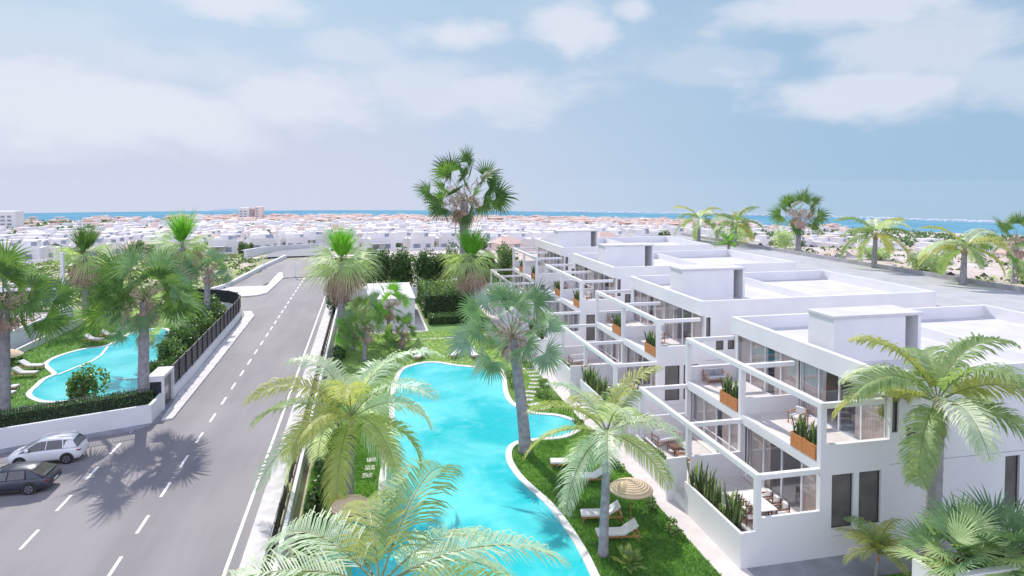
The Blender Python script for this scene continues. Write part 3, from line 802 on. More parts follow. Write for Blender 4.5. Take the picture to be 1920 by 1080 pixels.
# broad-leaved pale plant by the palm
rg = random.Random(5); o = empty('leafy_plant', (11.9, 28.6, 0), 0, 'pale yellow-green leafy plant at the foot of the feather palm near the loungers', 'plant'); mb = MB()
for i in range(46):
    a = rg.uniform(0, 6.28); e = rg.uniform(.2, 1.3); l = rg.uniform(.5, .95); D = Vector((math.cos(a) * math.cos(e), math.sin(a) * math.cos(e), math.sin(e))); X = Vector((-math.sin(a), math.cos(a), 0)) * l * .17; q = D * .3 * rg.random()
    mb.face([q, q + D * l * .5 + X, q + D * l + Vector((0, 0, -.12 * l)), q + D * l * .5 - X], 'leaf_light' if i % 3 else 'feather_yellow')
mb.build('foliage', None, o)

# row of trees beyond the far wall
for i in range(10):
    x = -1.5 + i * 2.65; y = 107.5 + (i % 2) * 1.2; h = 6.0 + .6 * math.sin(i * 2.3)
    o = empty('row_tree', (x, y, 0), 0, 'leafy green tree, %s from the left in the row behind the far garden wall' % (['first'] + ORD[1:])[i], 'tree', 'row of trees behind the far garden wall')
    link('crown', shrub_mesh('crown', 2.5, 2.2, h - .4, 3800, .42, ['leaf_mid', 'leaf_dark', 'leaf_light' if i % 3 == 0 else 'hedge_leaf'], 100 + i, .8, 9), o)
    mb = MB(); mb.tube([(0, 0, -.05), (.05, 0, 1.5), (.1, .1, 3)], [.16, .12, .06], 7, 'bark'); mb.build('trunk', None, o)


def hedge(x0, x1, y0, y1, z1, label, seed, n, size=.2, mats=('hedge_leaf', 'leaf_dark'), top=None):
    o = empty('clipped_hedge', ((x0 + x1) / 2, (y0 + y1) / 2, 0), 0, label, 'hedge'); w = (x1 - x0) / 2; d = (y1 - y0) / 2; rng = np.random.default_rng(seed)
    mb = MB(); mb.box(-w + .12, w - .12, -d + .12, d - .12, 0, z1 - .12); mb.build('branches', 'hedge_core', o)
    A = np.array([2 * w * z1, 2 * w * z1, 2 * d * z1, 2 * d * z1, 4 * w * d]); k_ = (A / A.sum() * n).astype(int); C = []
    for i, q in enumerate(k_):
        u = rng.uniform(-1, 1, q); v = rng.uniform(0, 1, q); j = rng.uniform(-.1, .05, q)
        if i == 0: C.append(np.stack([u * w, -d - j, v * z1], 1))
        elif i == 1: C.append(np.stack([u * w, d + j, v * z1], 1))
        elif i == 2: C.append(np.stack([-w - j, u * d, v * z1], 1))
        elif i == 3: C.append(np.stack([w + j, u * d, v * z1], 1))
        else: C.append(np.stack([u * w, (v * 2 - 1) * d, z1 + j + .05 * rng.normal(size=q)], 1))
    C = np.concatenate(C); V = leaf_quads(C, size, rng, .6); link('foliage', quads_mesh('foliage', V, list(mats), rng.integers(0, len(mats), len(V))), o)
    if top:
        C = np.stack([rng.uniform(-w, w, 500), rng.uniform(-d, d, 500), z1 + rng.uniform(0, .6, 500)], 1); link('foliage', quads_mesh('foliage', leaf_quads(C, .45, rng, .35, 1.2), [top, 'leaf_mid'], rng.integers(0, 2, 500)), o)
    return o


hedge(7.4, 13.2, 88, 101, 3.0, 'tall clipped dark green hedge beside the white hut', 201, 9000, .24, top='leaf_light')
hedge(7.6, 13.0, 83.5, 86.4, 1.0, 'low clipped hedge in front of the tall one beside the white hut', 202, 3500, .22)
# long hedge parallel to the front wall
o = hedge(-13, 13 - 1.2, -.55, .55, 1.75, 'long dark hedge behind the black picket fence on the white wall', 203, 9000, .2)
o.location = (-28.2, 51.9, 0); o.rotation_euler[2] = math.atan2(3.4, 8.75)

# short fan-palm cluster left of the hut
for i, (x, y, h, s) in enumerate([(-.4, 68, 3.0, .85), (2.2, 76.5, 3.6, .95), (-.6, 78, 2.8, .85), (-1.6, 72.5, 2.0, .8), (3.4, 72, 1.4, .75)]):
    make_fan_palm((x, y, 0), h, s * 1.15, 210 + i, ['short fan palm in front of the white hut, nearest the road', 'short fan palm against the white hut roof', 'short fan palm between the hut and the road', 'lowest fan palm of the clump beside the road wall', 'short fan palm of the clump above the lawn loungers'][i], 'spear_green' if i % 2 else 'fan_green', 'fan_blue' if i % 2 else 'leaf_light', nl=15, r=.2, group='clump of short fan palms by the hut')
# cycad-like palm behind the roofs
make_feather_palm((66, 112, 3.5), 3.0, 3.0, 231, 'short bushy palm with upright green fronds behind the third roof', 18, .3, mats=('spear_green', 'leaf_light'), wts=(.6, .4), r=.3, n=24, w=.1, e0=1.45, e1=.2, droop=1.0)
box_later = [(84.6, 84.9, 18, 168)]
# dry bushes along the back street
for i, (x, y, a, h) in enumerate([(90, 92, 3.4, 2.8), (94, 78, 3.2, 3.0), (88, 146, 4, 4.5), (92, 132, 4, 4), (96, 108, 3, 2.2)]):
    shrub('dry_bush', (x, y, 3.3), a, a, h, 'pale dry bush beyond the back street, %s' % ['between the two feather palms', 'nearest the right edge', 'farthest left', 'behind the dark fan palm', 'left of the left feather palm'][i], 240 + i, 1500, .5, ('fan_pale', 'feather_silver'), 'bush', 'dry bushes beyond the back street')


# ------------------------------------------------------------------ house blocks
X0 = 16.87


class HB(MB):
    def box(s, x0, x1, y0, y1, z0, z1, m=None): MB.box(s, x0 - X0, x1 - X0, y0, y1, z0, z1, m)
    def wall(s, x0, x1, y0, y1, z0, z1, holes, m=None):
        """wall along X with openings (xa, xb, za, zb)"""
        xs = sorted({x0, x1, *[h[0] for h in holes], *[h[1] for h in holes]})
        for a, b in zip(xs, xs[1:]):
            hh = sorted([(h[2], h[3]) for h in holes if h[0] <= a and h[1] >= b]); z = z0
            for za, zb in hh: s.box(a, b, y0, y1, z, za, m); z = zb
            s.box(a, b, y0, y1, z, z1, m)


def window_part(root, x0, x1, y, z0, z1, dark=True, mull=1):
    f = HB(); t = .06; fm = 'frame_dark' if dark else 'white_metal'
    f.box(x0, x1, y, y + .08, z0, z0 + t, fm); f.box(x0, x1, y, y + .08, z1 - t, z1, fm); f.box(x0, x0 + t, y, y + .08, z0 + t, z1 - t, fm); f.box(x1 - t, x1, y, y + .08, z0 + t, z1 - t, fm)
    w = f.build('window', None, root); p = HB(); p.box(x0 + t, x1 - t, y + .03, y + .045, z0 + t, z1 - t); p.build('pane', 'dark_pane', w); return w


def glazing(root, X, v0, v1, z0, z1, n, rail=None, curtains=()):
    f = HB(); t = .09; step = (v1 - v0) / n
    f.box(X, X + .1, v0, v1, z1 - t, z1); f.box(X, X + .1, v0, v1, z0, z0 + .07)
    for i in range(n + 1):
        a = v0 + step * i - t / 2; f.box(X + .002, X + .098, max(a, v0), min(a + t, v1), z0 + .07, z1 - t)
    if rail:
        for i in range(n): f.box(X + .01, X + .09, v0 + step * i + t / 2, v0 + step * (i + 1) - t / 2, rail, rail + .06)
    w = f.build('glazed_door', 'white_metal', root)
    for i in range(n):
        p = HB(); p.box(X + .045, X + .055, v0 + step * i + t / 2, v0 + step * (i + 1) - t / 2, z0 + .07, z1 - t); p.build('pane', 'glass', w)
    for (a, b) in curtains:
        c = HB(); k_ = int((b - a) / .09)
        for j in range(k_): ya = a + (b - a) * j / k_; yb = a + (b - a) * (j + 1) / k_; dx = .05 if j % 2 else -.05; c.face([(X + .3 + dx - X0, ya, z0 + .03), (X + .3 - dx - X0, yb, z0 + .03), (X + .3 - dx - X0, yb, z1 - .1), (X + .3 + dx - X0, ya, z1 - .1)])
        c.build('curtain', 'curtain', root)


def make_house():
    root = empty('white_house', (X0, 27.24, 0), 0, 'x', 'house', 'row of white two-storey houses')
    H = 13.9
    # garden terrace
    b = HB(); b.box(17.02, 21.05, .15, H - .15, -1.2, 1.0); b.build('terrace', 'terrace_tile', root)
    b = HB(); b.box(16.87, 17.02, 0, 5.6, -1.2, 1.66); b.box(16.87, 17.02, 7.75, 12.4, -1.2, 1.66); b.box(16.87, 17.02, 5.6, 7.75, -1.2, .6); b.box(16.87, 17.02, 12.4, H, -1.2, .6)
    b.box(17.02, 17.93, 0, .15, -1.2, 1.68); b.box(17.93, 21.05, 0, .15, -1.2, 2.3)
    b.box(16.45, 17.67, 6.85, 7.0, .601, 2.42); b.box(17.93, 21.05, 6.85, 7.0, 1.0, 2.42); b.box(16.45, 16.868, 6.85, 7.0, -1.2, .601)
    b.box(17.02, 21.05, H - .15, H, -1.2, 2.3); b.box(17.55, 17.65, .15, 5.6, 1.0, 1.45); b.box(17.55, 17.65, 7.75, 12.4, 1.0, 1.45); b.build('garden_wall', 'stucco', root)
    b = HB(); b.box(17.02, 17.55, .15, 5.6, 1.001, 1.38); b.box(17.02, 17.55, 7.75, 12.4, 1.001, 1.38); b.build('planting_bed', 'soil', root)
    # end walls
    b = HB(); W1 = (21.69, 22.9, 1.33, 3.98); W2 = (23.2, 24.44, 1.33, 3.98); D1 = (31.87, 32.8, 1.1, 3.98); U = [(25.02, 25.4, 5.75, 7.5), (25.85, 26.5, 4.95, 5.95), (26.85, 27.45, 4.95, 5.95), (38.5, 39.6, 5.2, 6.8)]
    b.wall(21.36, 24.9, 0, .25, -1.2, 5.45, [W1, W2]); b.wall(24.9, 45.73, 0, .25, -1.2, 4.2, [(D1[0], D1[1], D1[2], D1[3])]); b.wall(24.9, 45.73, 0, .25, 4.2, 8.75, U)
    b.build('wall', 'stucco', root)
    b = HB(); b.box(24.95, 45.7, -.006, -.001, 4.19, 4.225); b.box(21.7, 45.7, -.004, -.001, .98, 1.0); b.build('joint', 'concrete', root)
    b = HB(); b.box(21.36, 24.9, H - .25, H, -1.2, 5.5); b.box(24.9, 45.73, H - .25, H, -1.2, 8.75); b.box(45.48, 45.73, .25, H - .25, -1.2, 8.75); b.build('wall', 'stucco', root)
    b = HB(); b.box(24.57, 24.9, 0, H, 7.63, 8.75); b.build('parapet', 'stucco', root, bevel=.015)
    b = HB(); b.box(24.9, 45.48, .25, H - .25, 7.63, 7.9); b.build('roof', 'roof_white', root)
    b = HB(); b.box(35.5, 35.7, .25, H - .25, 7.9, 8.55); b.build('roof_divider', 'stucco', root)
    # floors and inner walls
    b = HB(); b.box(21.15, 45.48, .25, H - .25, .78, .99, 'terrace_tile'); b.box(29.8, 30, .25, H - .25, .99, 4.08); b.box(29.8, 30, .25, H - .25, 4.52, 7.62); b.box(21.7, 29.8, 6.87, 7.03, .99, 4.08); b.box(25.1, 29.8, 6.87, 7.03, 4.52, 7.62); 
    i_ = HB(); i_.mats = []; o = None
    m_ = HB(); m_.v = b.v; m_.f = b.f; m_.m = [0] * len(b.f); m_.mats = ['interior']; m_.build('inner_wall', None, root)
    b = HB(); b.box(21.05, 24.9, .25, H - .25, 4.08, 4.5); b.box(24.9, 45.48, .25, H - .25, 4.08, 4.52); b.build('floor_slab', 'stucco', root)
    b = HB(); b.box(21.37, 24.88, .26, 6.94, 4.5, 4.53); b.box(21.37, 24.88, 7.11, H - .26, 4.5, 4.53); b.build('balcony_floor', 'terrace_tile', root)
    b = HB(); b.box(21.36, 24.9, 6.95, 7.1, 4.53, 5.5); b.box(21.06, 21.36, .28, 6.9, 4.5, 4.6); b.box(21.06, 21.36, 7.2, 13.5, 4.5, 4.6); b.build('balcony_wall', 'stucco', root)
    # pergolas
    u = HB(); u.box(21.05, 21.36, 0, 13.75, 7.2, 7.5)
    for v in (0, 6.9, 13.5): u.box(21.36, 24.57, v, v + .25, 7.22, 7.48)
    P = u.build('pergola', 'stucco', root, bevel=.012)
    for v in (0, 6.9, 13.47): q = HB(); q.box(21.05, 21.36, v, v + .28, 4.5, 7.2); q.build('post', 'stucco', P)
    u = HB(); u.box(17.67, 17.93, 0, 13.75, 4.08, 4.36)
    for v in (0, 6.8, 13.5): u.box(17.93, 21.05, v, v + .25, 4.1, 4.34)
    P = u.build('pergola', 'stucco', root, bevel=.012)
    for v, z in ((.003, 1.68), (6.8, 2.42), (13.47, 1.0)): q = HB(); q.box(17.67, 17.93, v, v + .27, z, 4.08); q.build('post', 'stucco', P)
    for v in (0, 6.9, 13.47): q = HB(); q.box(21.05, 21.36, v, v + .28, -1.2, 4.08 if v else 4.5); q.build('column', 'stucco', root)
    # stair tower
    b = HB(); b.box(25.4, 30.1, 4.7, 6.9, 7.9, 10.4); b.box(30.1, 30.95, 6.7, 6.9, 7.9, 10.4); b.box(30.95, 31.15, 4.7, 6.9, 7.9, 10.4); b.build('stair_tower', 'stucco', root)
    b = HB(); b.box(25.32, 31.23, 4.62, 6.98, 10.4, 10.56); b.build('tower_roof', 'roof_white', root, bevel=.012)
    # windows and glazed doors
    for w in (W1, W2, D1): window_part(root, w[0], w[1], .12, w[2], w[3])
    for w in U: window_part(root, w[0], w[1], .12, w[2], w[3])
    glazing(root, 21.42, .28, 6.85, 1.0, 4.08, 4, None, [(.4, 2.2), (4.9, 6.7)]); glazing(root, 21.42, 7.2, 13.4, 1.0, 4.08, 4, 2.0, [(7.4, 10.0), (10.6, 13.3)])
    glazing(root, 24.86, .28, 6.85, 4.53, 7.62, 4, None, [(.4, 2.6), (4.9, 6.7)]); glazing(root, 24.86, 7.12, 13.6, 4.53, 7.62, 4, 5.5, [(7.3, 9.8), (10.4, 13.5)])
    return root


house = make_house()
HL = ['nearest white two-storey house, its end wall with two tall dark windows facing us', 'second white two-storey house of the row from the front', 'third white two-storey house of the row from the front', 'farthest white two-storey house of the row, nearest the far garden wall']
house['label'] = HL[0]; HO = [(0, 27.24, 0)]
for k in (1, 2, 3):
    HO.append((0, 27.24 + 18.2 * k, .3 * k)); copy_tree(house, (X0, HO[k][1], HO[k][2]), label=HL[k])

# ------------------------------------------------------------------ furniture
def make_planter(loc):
    o = empty('planter', loc, 0, 'x', 'planter', 'wooden planters on the balcony edges')
    b = MB(); w, l, h = .42, .92, .74
    b.box(-w / 2, w / 2, -l / 2, -l / 2 + .03, 0, h); b.box(-w / 2, w / 2, l / 2 - .03, l / 2, 0, h)
    for i in range(6): z = .005 + i * h / 6; b.box(-w / 2 - .02, -w / 2 + .01, -l / 2 - .01, l / 2 + .01, z, z + h / 6 - .008); b.box(w / 2 - .01, w / 2 + .02, -l / 2 - .01, l / 2 + .01, z, z + h / 6 - .008)
    b.build('box', 'planter_wood', o); b = MB(); b.box(-w / 2 + .015, w / 2 - .015, -l / 2 + .035, l / 2 - .035, .05, h - .06); b.build('soil', 'soil', o)
    link('snake_plant', snake_mesh(7, 44, .42, .17, 1.0), o, (0, 0, h - .06)); return o


def snake_mesh(seed, n, ry, rx, hh):
    rg = random.Random(seed); mb = MB()
    for i in range(n):
        p = Vector((rg.uniform(-rx, rx), rg.uniform(-ry, ry), -.02)); h = hh * rg.uniform(.55, 1.15); a = rg.uniform(0, 6.28); lean = Vector((math.cos(a * 2.3), math.sin(a * 2.3), 0)) * h * rg.uniform(.05, .35); W_ = Vector((math.cos(a), math.sin(a), 0)) * rg.uniform(.03, .055); up = Vector((0, 0, h))
        q1 = p + up * .4 + lean * .3; q2 = p + up * .8 + lean * .75; q3 = p + up + lean; m = 'snake_leaf' if rg.random() < .7 else 'leaf_light'
        mb.face([p - W_ * .6, p + W_ * .6, q1 + W_, q1 - W_], m); mb.face([q1 - W_, q1 + W_, q2 + W_ * .7, q2 - W_ * .7], m); mb.face([q2 - W_ * .7, q2 + W_ * .7, q3], m)
    me = mb.mesh('snake_plant'); return me


pl0 = make_planter((21.3, 28.1, 4.6)); first = True
PN = ['by the corner post', 'second from corner', 'by the middle post', 'last from corner']
HN = ['nearest house', 'second house', 'third house', 'farthest house']
for k in range(4):
    for j, v in enumerate((.85, 1.82, 7.78, 8.75)):
        lb = 'wooden planter with snake plant on the balcony of the %s, %s' % (HN[k], PN[j])
        loc = (21.26, HO[k][1] + v, HO[k][2] + 4.6)
        if first: pl0.location = loc; pl0['label'] = lb; first = False
        else: copy_tree(pl0, loc, label=lb)
sm = [snake_mesh(20 + i, 60, .55, .2, 1.55) for i in range(2)]
PS = ['nearest its front corner', 'middle one', 'farthest of three']
for k in range(4):
    for j, v in enumerate((1.55, 3.3, 4.9)):
        o = link('snake_plant', sm[j % 2], None, (17.28, HO[k][1] + v, HO[k][2] + 1.38)); o.rotation_euler[2] = j * .2
        tag(o, 'tall snake plant in the front bed of the %s, %s' % (HN[k], PS[j]), 'plant', 'snake plants in the garden wall beds')
for i in range(8):
    shrub('bed_plant', (17.26, 27.24 + 18.2 * (i // 2) + (2.4, 9.6)[i % 2], 1.38 + .3 * (i // 2)), .25, 1.1, .5, 'low leafy plant in the garden wall bed of the %s, %s half' % (HN[i // 2], ('near', 'far')[i % 2]), 300 + i, 160, .14, ('leaf_light', 'leaf_mid'), 'plant', 'low plants in the garden wall beds')


def seat(name, label, cat, loc, rz, w, wood='wood', cush='cushion', group=None, low=.0):
    """armchair or sofa, facing +X locally"""
    o = empty(name, loc, rz, label, cat, group); d = .78
    for sx, sy in ((1, 1), (1, -1), (-1, 1), (-1, -1)): b = MB(); b.box(sx * .35 - .025, sx * .35 + .025, sy * (w / 2 - .03) - .025, sy * (w / 2 - .03) + .025, 0, .62 if sx > 0 else .80); b.build('leg', wood, o)
    b = MB(); b.box(-.32, .32, -w / 2 + .06, w / 2 - .06, .24, .30); b.build('seat_frame', wood, o)
    for sy in (1, -1): b = MB(); b.box(-.38, .40, sy * (w / 2 - .03) - .04, sy * (w / 2 - .03) + .04, .62, .66); b.build('armrest', wood, o)
    b = MB(); b.box(-.40, -.37, -w / 2 + .06, w / 2 - .06, .66, .80); b.build('back_rail', wood, o)
    n = max(1, round(w / .75))
    for i in range(n):
        a = -w / 2 + .08 + (w - .16) * i / n; c = a + (w - .16) / n - .02; b = MB(); b.box(-.22, .36, a, c, .30, .46); b.build('seat_cushion', cush, o, bevel=.03)
        b = MB(); b.box(-.36, -.22, a, c, .46, .86); b.build('back_cushion', cush, o, bevel=.03)
    return o


def table(name, label, loc, rz, w, l, h, top='stucco', leg='white_metal', cat='table', group=None):
    o = empty(name, loc, rz, label, cat, group); b = MB(); b.box(-w / 2, w / 2, -l / 2, l / 2, h - .04, h); b.build('tabletop', top, o, bevel=.008)
    for sx, sy in ((1, 1), (1, -1), (-1, 1), (-1, -1)): b = MB(); q = .025; b.box(sx * (w / 2 - .06) - q, sx * (w / 2 - .06) + q, sy * (l / 2 - .06) - q, sy * (l / 2 - .06) + q, 0, h - .04); b.build('leg', leg, o)
    return o


for k in range(3):
    y0, z0 = HO[k][1], HO[k][2]
    seat('armchair', 'wooden armchair with pale cushions on the near balcony of the %s' % HN[k], 'armchair', (23.5, y0 + 5.1, z0 + 4.53), R(200), .8, group='balcony armchairs')
    table('side_table', 'small white side table beside the armchair on the near balcony of the %s' % HN[k], (22.7, y0 + 3.9, z0 + 4.53), .2, .5, .5, .42, group='balcony side tables')
    seat('sofa', 'wooden sofa with grey cushions on the far balcony of the %s' % HN[k], 'sofa', (22.9, y0 + 13.05, z0 + 4.53), R(-90), 1.5, cush='grey_cushion', group='balcony sofas')
for k in range(2):
    y0, z0 = HO[k][1], HO[k][2]
    table('dining_table', 'white dining table on the near garden terrace of the %s' % HN[k], (19.4, y0 + 2.6, z0 + 1.0), 0, .95, 2.1, .75, 'stucco', 'dark_wood', group='terrace dining tables')
    for i in range(6):
        sx = 1 if i % 2 else -1; seat('dining_chair', 'dining chair at the %s terrace table, %s side, %s seat' % (HN[k], ('pool', 'house')[1 - i % 2], ('nearest', 'middle', 'farthest')[i // 2]), 'chair', (19.4 + sx * .85, y0 + 1.9 + .7 * (i // 2), z0 + 1.0), R(180) if sx > 0 else 0, .52, 'dark_wood', group='terrace dining chairs')
    seat('sofa', 'brown wooden sofa with pale cushions on the far garden terrace of the %s' % HN[k], 'sofa', (18.9, y0 + 12.2, z0 + 1.0), R(-80), 1.7, 'wood', group='terrace sofas')
    seat('armchair', 'brown wooden armchair on the far garden terrace of the %s, facing the sofa' % HN[k], 'armchair', (18.7, y0 + 9.2, z0 + 1.0), R(70), .85, 'wood', group='terrace armchairs')
    table('coffee_table', 'low brown coffee table on the far garden terrace of the %s' % HN[k], (18.9, y0 + 10.7, z0 + 1.0), 0, .8, 1.1, .36, 'dark_wood', 'dark_wood', group='terrace coffee tables')


def lounger(loc, rz, label, group, proto=[None]):
    """sun lounger, head end towards +X"""
    if proto[0]: return copy_tree(proto[0], loc, rz, label=label)
    o = empty('sun_lounger', loc, rz, label, 'sun lounger', group); proto[0] = o
    b = MB()
    for sy in (1, -1): b.box(-1.1, 1.1, sy * .32 - .03, sy * .32 + .03, .26, .33)
    for x in (-1.09, -.5, .1, 1.04): b.box(x, x + .06, -.29, .29, .265, .325)
    b.build('frame', 'wood', o)
    for x in (-.98, .95):
        for sy in (1, -1): b = MB(); b.tube([(x, sy * .32, .27), (x + (.12 if x > 0 else -.06), sy * .34, 0)], [.035, .028], 6); b.build('leg', 'wood', o)
    b = MB(); b.face([(.28, -.3, .33), (.28, .3, .33), (.98, .3, .78), (.98, -.3, .78)]); b.box(.72, .76, -.28, -.24, .33, .61); b.box(.72, .76, .24, .28, .33, .61); b.build('backrest_frame', 'wood', o)
    b = MB(); b.box(-1.1, .30, -.34, .34, .335, .47); b.build('mattress', 'cushion', o, bevel=.04)
    b = MB(); T = Vector((.70, 0, .45)).normalized(); Nn = Vector((-T.z, 0, T.x)); p = Vector((.27, 0, .345)); q = []
    for u, v in ((0, 0), (.86, 0), (.86, .12), (0, .12)): q.append(p + T * u + Nn * v)
    for i in range(4): a, c = q[i], q[(i + 1) % 4]; b.face([(a.x, -.34, a.z), (c.x, -.34, c.z), (c.x, .34, c.z), (a.x, .34, a.z)])
    b.face([(a.x, -.34, a.z) for a in q][::-1]); b.face([(a.x, .34, a.z) for a in q]); b.build('head_cushion', 'cushion', o)
    return o


G1 = 'sun loungers on the lawns'
for (x, y, a, lb) in [(12.1, 32.9, -10, 'white sun lounger directly beneath the near straw parasol by the long pool'), (12.25, 30.9, -8, 'white sun lounger nearest us beside the long pool, in front of the parasol'), (13.0, 37.3, -10, 'white sun lounger behind the feather palm, beyond the near straw parasol'),
                      (12.3, 39.6, -10, 'shaded sun lounger farthest up the grass bank behind the feather palm'), (5.3, 67.8, 60, 'sun lounger at the far left end of the long pool, half behind palm fronds'), (8.9, 67.6, 55, 'sun lounger alone in the sun on the lawn beyond the long pool'), (10.6, 67.1, 95, 'shaded sun lounger on the far lawn in the shadow of a palm'),
                      (-30.3, 82.6, 160, 'sun lounger nearest us under the small parasol beside the left pool'), (-29.3, 84.6, 165, 'sun lounger farther back under the small parasol beside the left pool'), (-31.8, 71.8, 170, 'sun lounger at the pinched end of the left pool, upper of the pair'), (-31.2, 69.2, 170, 'sun lounger at the pinched end of the left pool, lower of the pair'),
                      (-30.8, 64.8, 172, 'sun lounger at the left picture edge beside the left pool, upper of the lower pair'), (-30.2, 62.9, 172, 'sun lounger at the left picture edge nearest the hedge'), (.2, 35.0, 100, 'sun lounger on the strip between pool and road near the half-hidden parasol')]:
    lounger((x, y, 0), R(a), lb, G1)


def parasol(loc, label, s=1):
    o = empty('straw_parasol', loc, 0, label, 'parasol', 'straw parasols on the lawns'); o.scale = (s,) * 3
    b = MB(); b.tube([(0, 0, 0), (0, 0, 2.42)], .03, 8); b.build('pole', 'wood', o); b = MB(); b.tube([(0, 0, 0), (0, 0, .07)], [.25, .23], 14); b.build('base', 'concrete', o)
    b = MB(); pr = [(.02, 2.52), (.3, 2.46), (.6, 2.36), (.9, 2.22), (1.12, 2.05), (1.15, 1.99), (1.10, 2.0), (.88, 2.16), (.58, 2.3), (.3, 2.39), (.02, 2.44)]; b.lathe(pr, 32); b.build('canopy', 'straw', o, True)
    for i in range(8): a = i * math.pi / 4; q = MB(); q.tube([(0, 0, 2.3), (math.cos(a) * 1.0, math.sin(a) * 1.0, 2.05)], .012, 5); q.build('rib', 'wood', o)
    return o


parasol((13.35, 31.9, 0), 'round straw parasol beside the feather palm near the long pool'); parasol((-30.3, 83.6, 0), 'small straw parasol over two loungers beyond the left pool', 1.25)
parasol((-32.0, 67.6, 0), 'straw parasol at the left picture edge, half behind a palm trunk', 1.2); parasol((-.9, 33.6, 0), 'straw parasol mostly hidden by fronds between pool and road', .9)

# hut and walls
o = empty('white_hut', (2.95, 91.2, 0), 0, 'plain white flat-roofed hut between the road and the clipped hedge', 'hut')
b = MB(); b.box(-2.9, 2.9, -6.7, 6.7, -.05, 3.2); b.build('wall', 'stucco', o); b = MB(); b.box(-3.0, 3.0, -6.8, 6.8, 3.2, 3.36); b.build('roof', 'roof_white', o, bevel=.015)
b = MB(); b.box(2.9, 2.93, -6.3, -5.3, 0, 2.2); b.build('door', 'grey_cushion', o); b = MB(); b.box(-3, 3, 6.82, 6.86, 0, 3.3)
def box_thing(name, label, cat, x0, x1, y0, y1, z0, z1, m, bevel=.01):
    b = MB(); cx, cy = (x0 + x1) / 2, (y0 + y1) / 2; b.box(x0 - cx, x1 - cx, y0 - cy, y1 - cy, 0, z1 - z0); return tag(b.build(name, m, None, loc=(cx, cy, z0), bevel=bevel), label, cat)


box_thing('garden_wall', 'long pale wall closing the far end of the garden below the row of trees', 'wall', -4.2, 26, 104.2, 104.5, -.05, 1.6, 'stucco')
box_thing('garden_wall', 'low white wall along the bed on the right-hand side of the road', 'wall', -4.2, -4.0, 12, 104.2, -.05, .95, 'stucco')
for (xa, xb, ya, yb) in box_later: box_thing('low_wall', 'long low pale wall along the far edge of the back street behind the roofs', 'wall', xa, xb, ya, yb, 3.4, 4.2, 'concrete')
o = empty('black_fence', (-4.6, 12, 0), 0, 'low black fence between the right-hand pavement and the low white wall', 'fence'); b = MB()
pm = MB(); pm.box(-.02, .02, 0, 1.94, 0, 1.03); pm = pm.mesh('panel', 'black_metal'); qm = MB(); qm.box(-.03, .03, -.06, 0, 0, 1.25); qm = qm.mesh('post', 'black_metal')
for i in range(46): link('panel', pm, o, (0, i * 2, .12))
for i in range(47): link('post', qm, o, (0, i * 2, -.05))

# front wall with pickets
A = Vector((-44.0, 43.0)); B = Vector((-15.85, 53.5)); d = (B - A); L_ = d.length; ang = math.atan2(d.y, d.x)
o = empty('white_wall', (A.x, A.y, 0), ang, 'long white garden wall topped with black pickets along the junction, behind the parked cars', 'wall')
b = MB(); b.box(0, L_, 0, .25, -.05, 1.42); b.build('wall', 'stucco', o, bevel=.01)
b = MB(); b.box(.2, L_ - .1, .30, .34, 1.0, 1.05); b.box(.2, L_ - .1, .30, .34, 2.55, 2.60); b.build('rail', 'black_metal', o)
b = MB(); i = .2
while i < L_ - .2: b.box(i, i + .03, .305, .335, .4, 2.72); i += .17
b.build('picket_panel', 'black_metal', o)
# wall from the corner and along the road
PW = [(-15.95, 59.4), (-16.0, 66), (-16.2, 75), (-16.35, 84), (-16.55, 92), (-16.9, 95), (-17.7, 97.6), (-19.2, 99.6), (-21.2, 101.0), (-24, 102.2), (-28, 103)]


def ribbon(path, w, z0, z1, m, name, parent, off=0):
    mb = MB(); pts = [Vector(p) for p in path]; L2 = []; R2 = []
    for i, p in enumerate(pts):
        t = (pts[min(i + 1, len(pts) - 1)] - pts[max(i - 1, 0)]).normalized(); r = Vector((t.y, -t.x)); L2.append(p + r * (off - w / 2)); R2.append(p + r * (off + w / 2))
    for i in range(len(pts) - 1):
        a, b, c, d_ = L2[i], R2[i], R2[i + 1], L2[i + 1]
        mb.face([(*a, z1), (*b, z1), (*c, z1), (*d_, z1)]); mb.face([(*b, z0), (*c, z0), (*c, z1), (*b, z1)]); mb.face([(*d_, z0), (*a, z0), (*a, z1), (*d_, z1)])
    for i in (0, -1): a, b = L2[i], R2[i]; mb.face([(*a, z0), (*b, z0), (*b, z1), (*a, z1)])
    o = mb.build(name, m, parent); return o


o = empty('road_wall', (0, 0, 0), 0, 'white wall with black slatted fence curving along the left side of the main road', 'wall'); ribbon(PW, .25, -.05, 1.02, 'stucco', 'wall', o)
mb = MB()
f_ = ribbon(PW, .05, 1.0, 2.75, 'black_metal', 'fence_panel', o, -.05)
for i in range(1, len(PW)):
    a = Vector(PW[i - 1]); c = Vector(PW[i]); n = max(1, int((c - a).length / 2.0))
    for j in range(n): p = a.lerp(c, j / n); q = MB(); q.box(p.x - .05, p.x + .05, p.y - .05, p.y + .05, 1.0, 2.85); q.build('fence_post', 'black_metal', o)
box_thing('corner_wall', 'short white wall between the junction corner and the gate pillar', 'wall', -16.1, -15.85, 53.65, 56.45, -.05, 1.42, 'stucco')
o = empty('gate_portal', (-16.4, 57.9, 0), 0, 'white gate portal with dark door and mailbox panel at the corner of the road wall', 'gate')
b = MB(); b.box(-.6, .6, -1.45, -1.2, -.05, 2.75); b.box(-.6, .6, 1.2, 1.45, -.05, 2.75); b.box(-.6, .6, -1.2, 1.2, 2.5, 2.75); b.build('portal', 'stucco', o, bevel=.01)
b = MB(); b.box(.35, .40, -1.2, 1.2, 0, 2.5); dr = b.build('door', 'dark_glass', o); b = MB(); b.box(.40, .43, .8, .84, .9, 1.3); b.build('handle', 'chrome', dr)
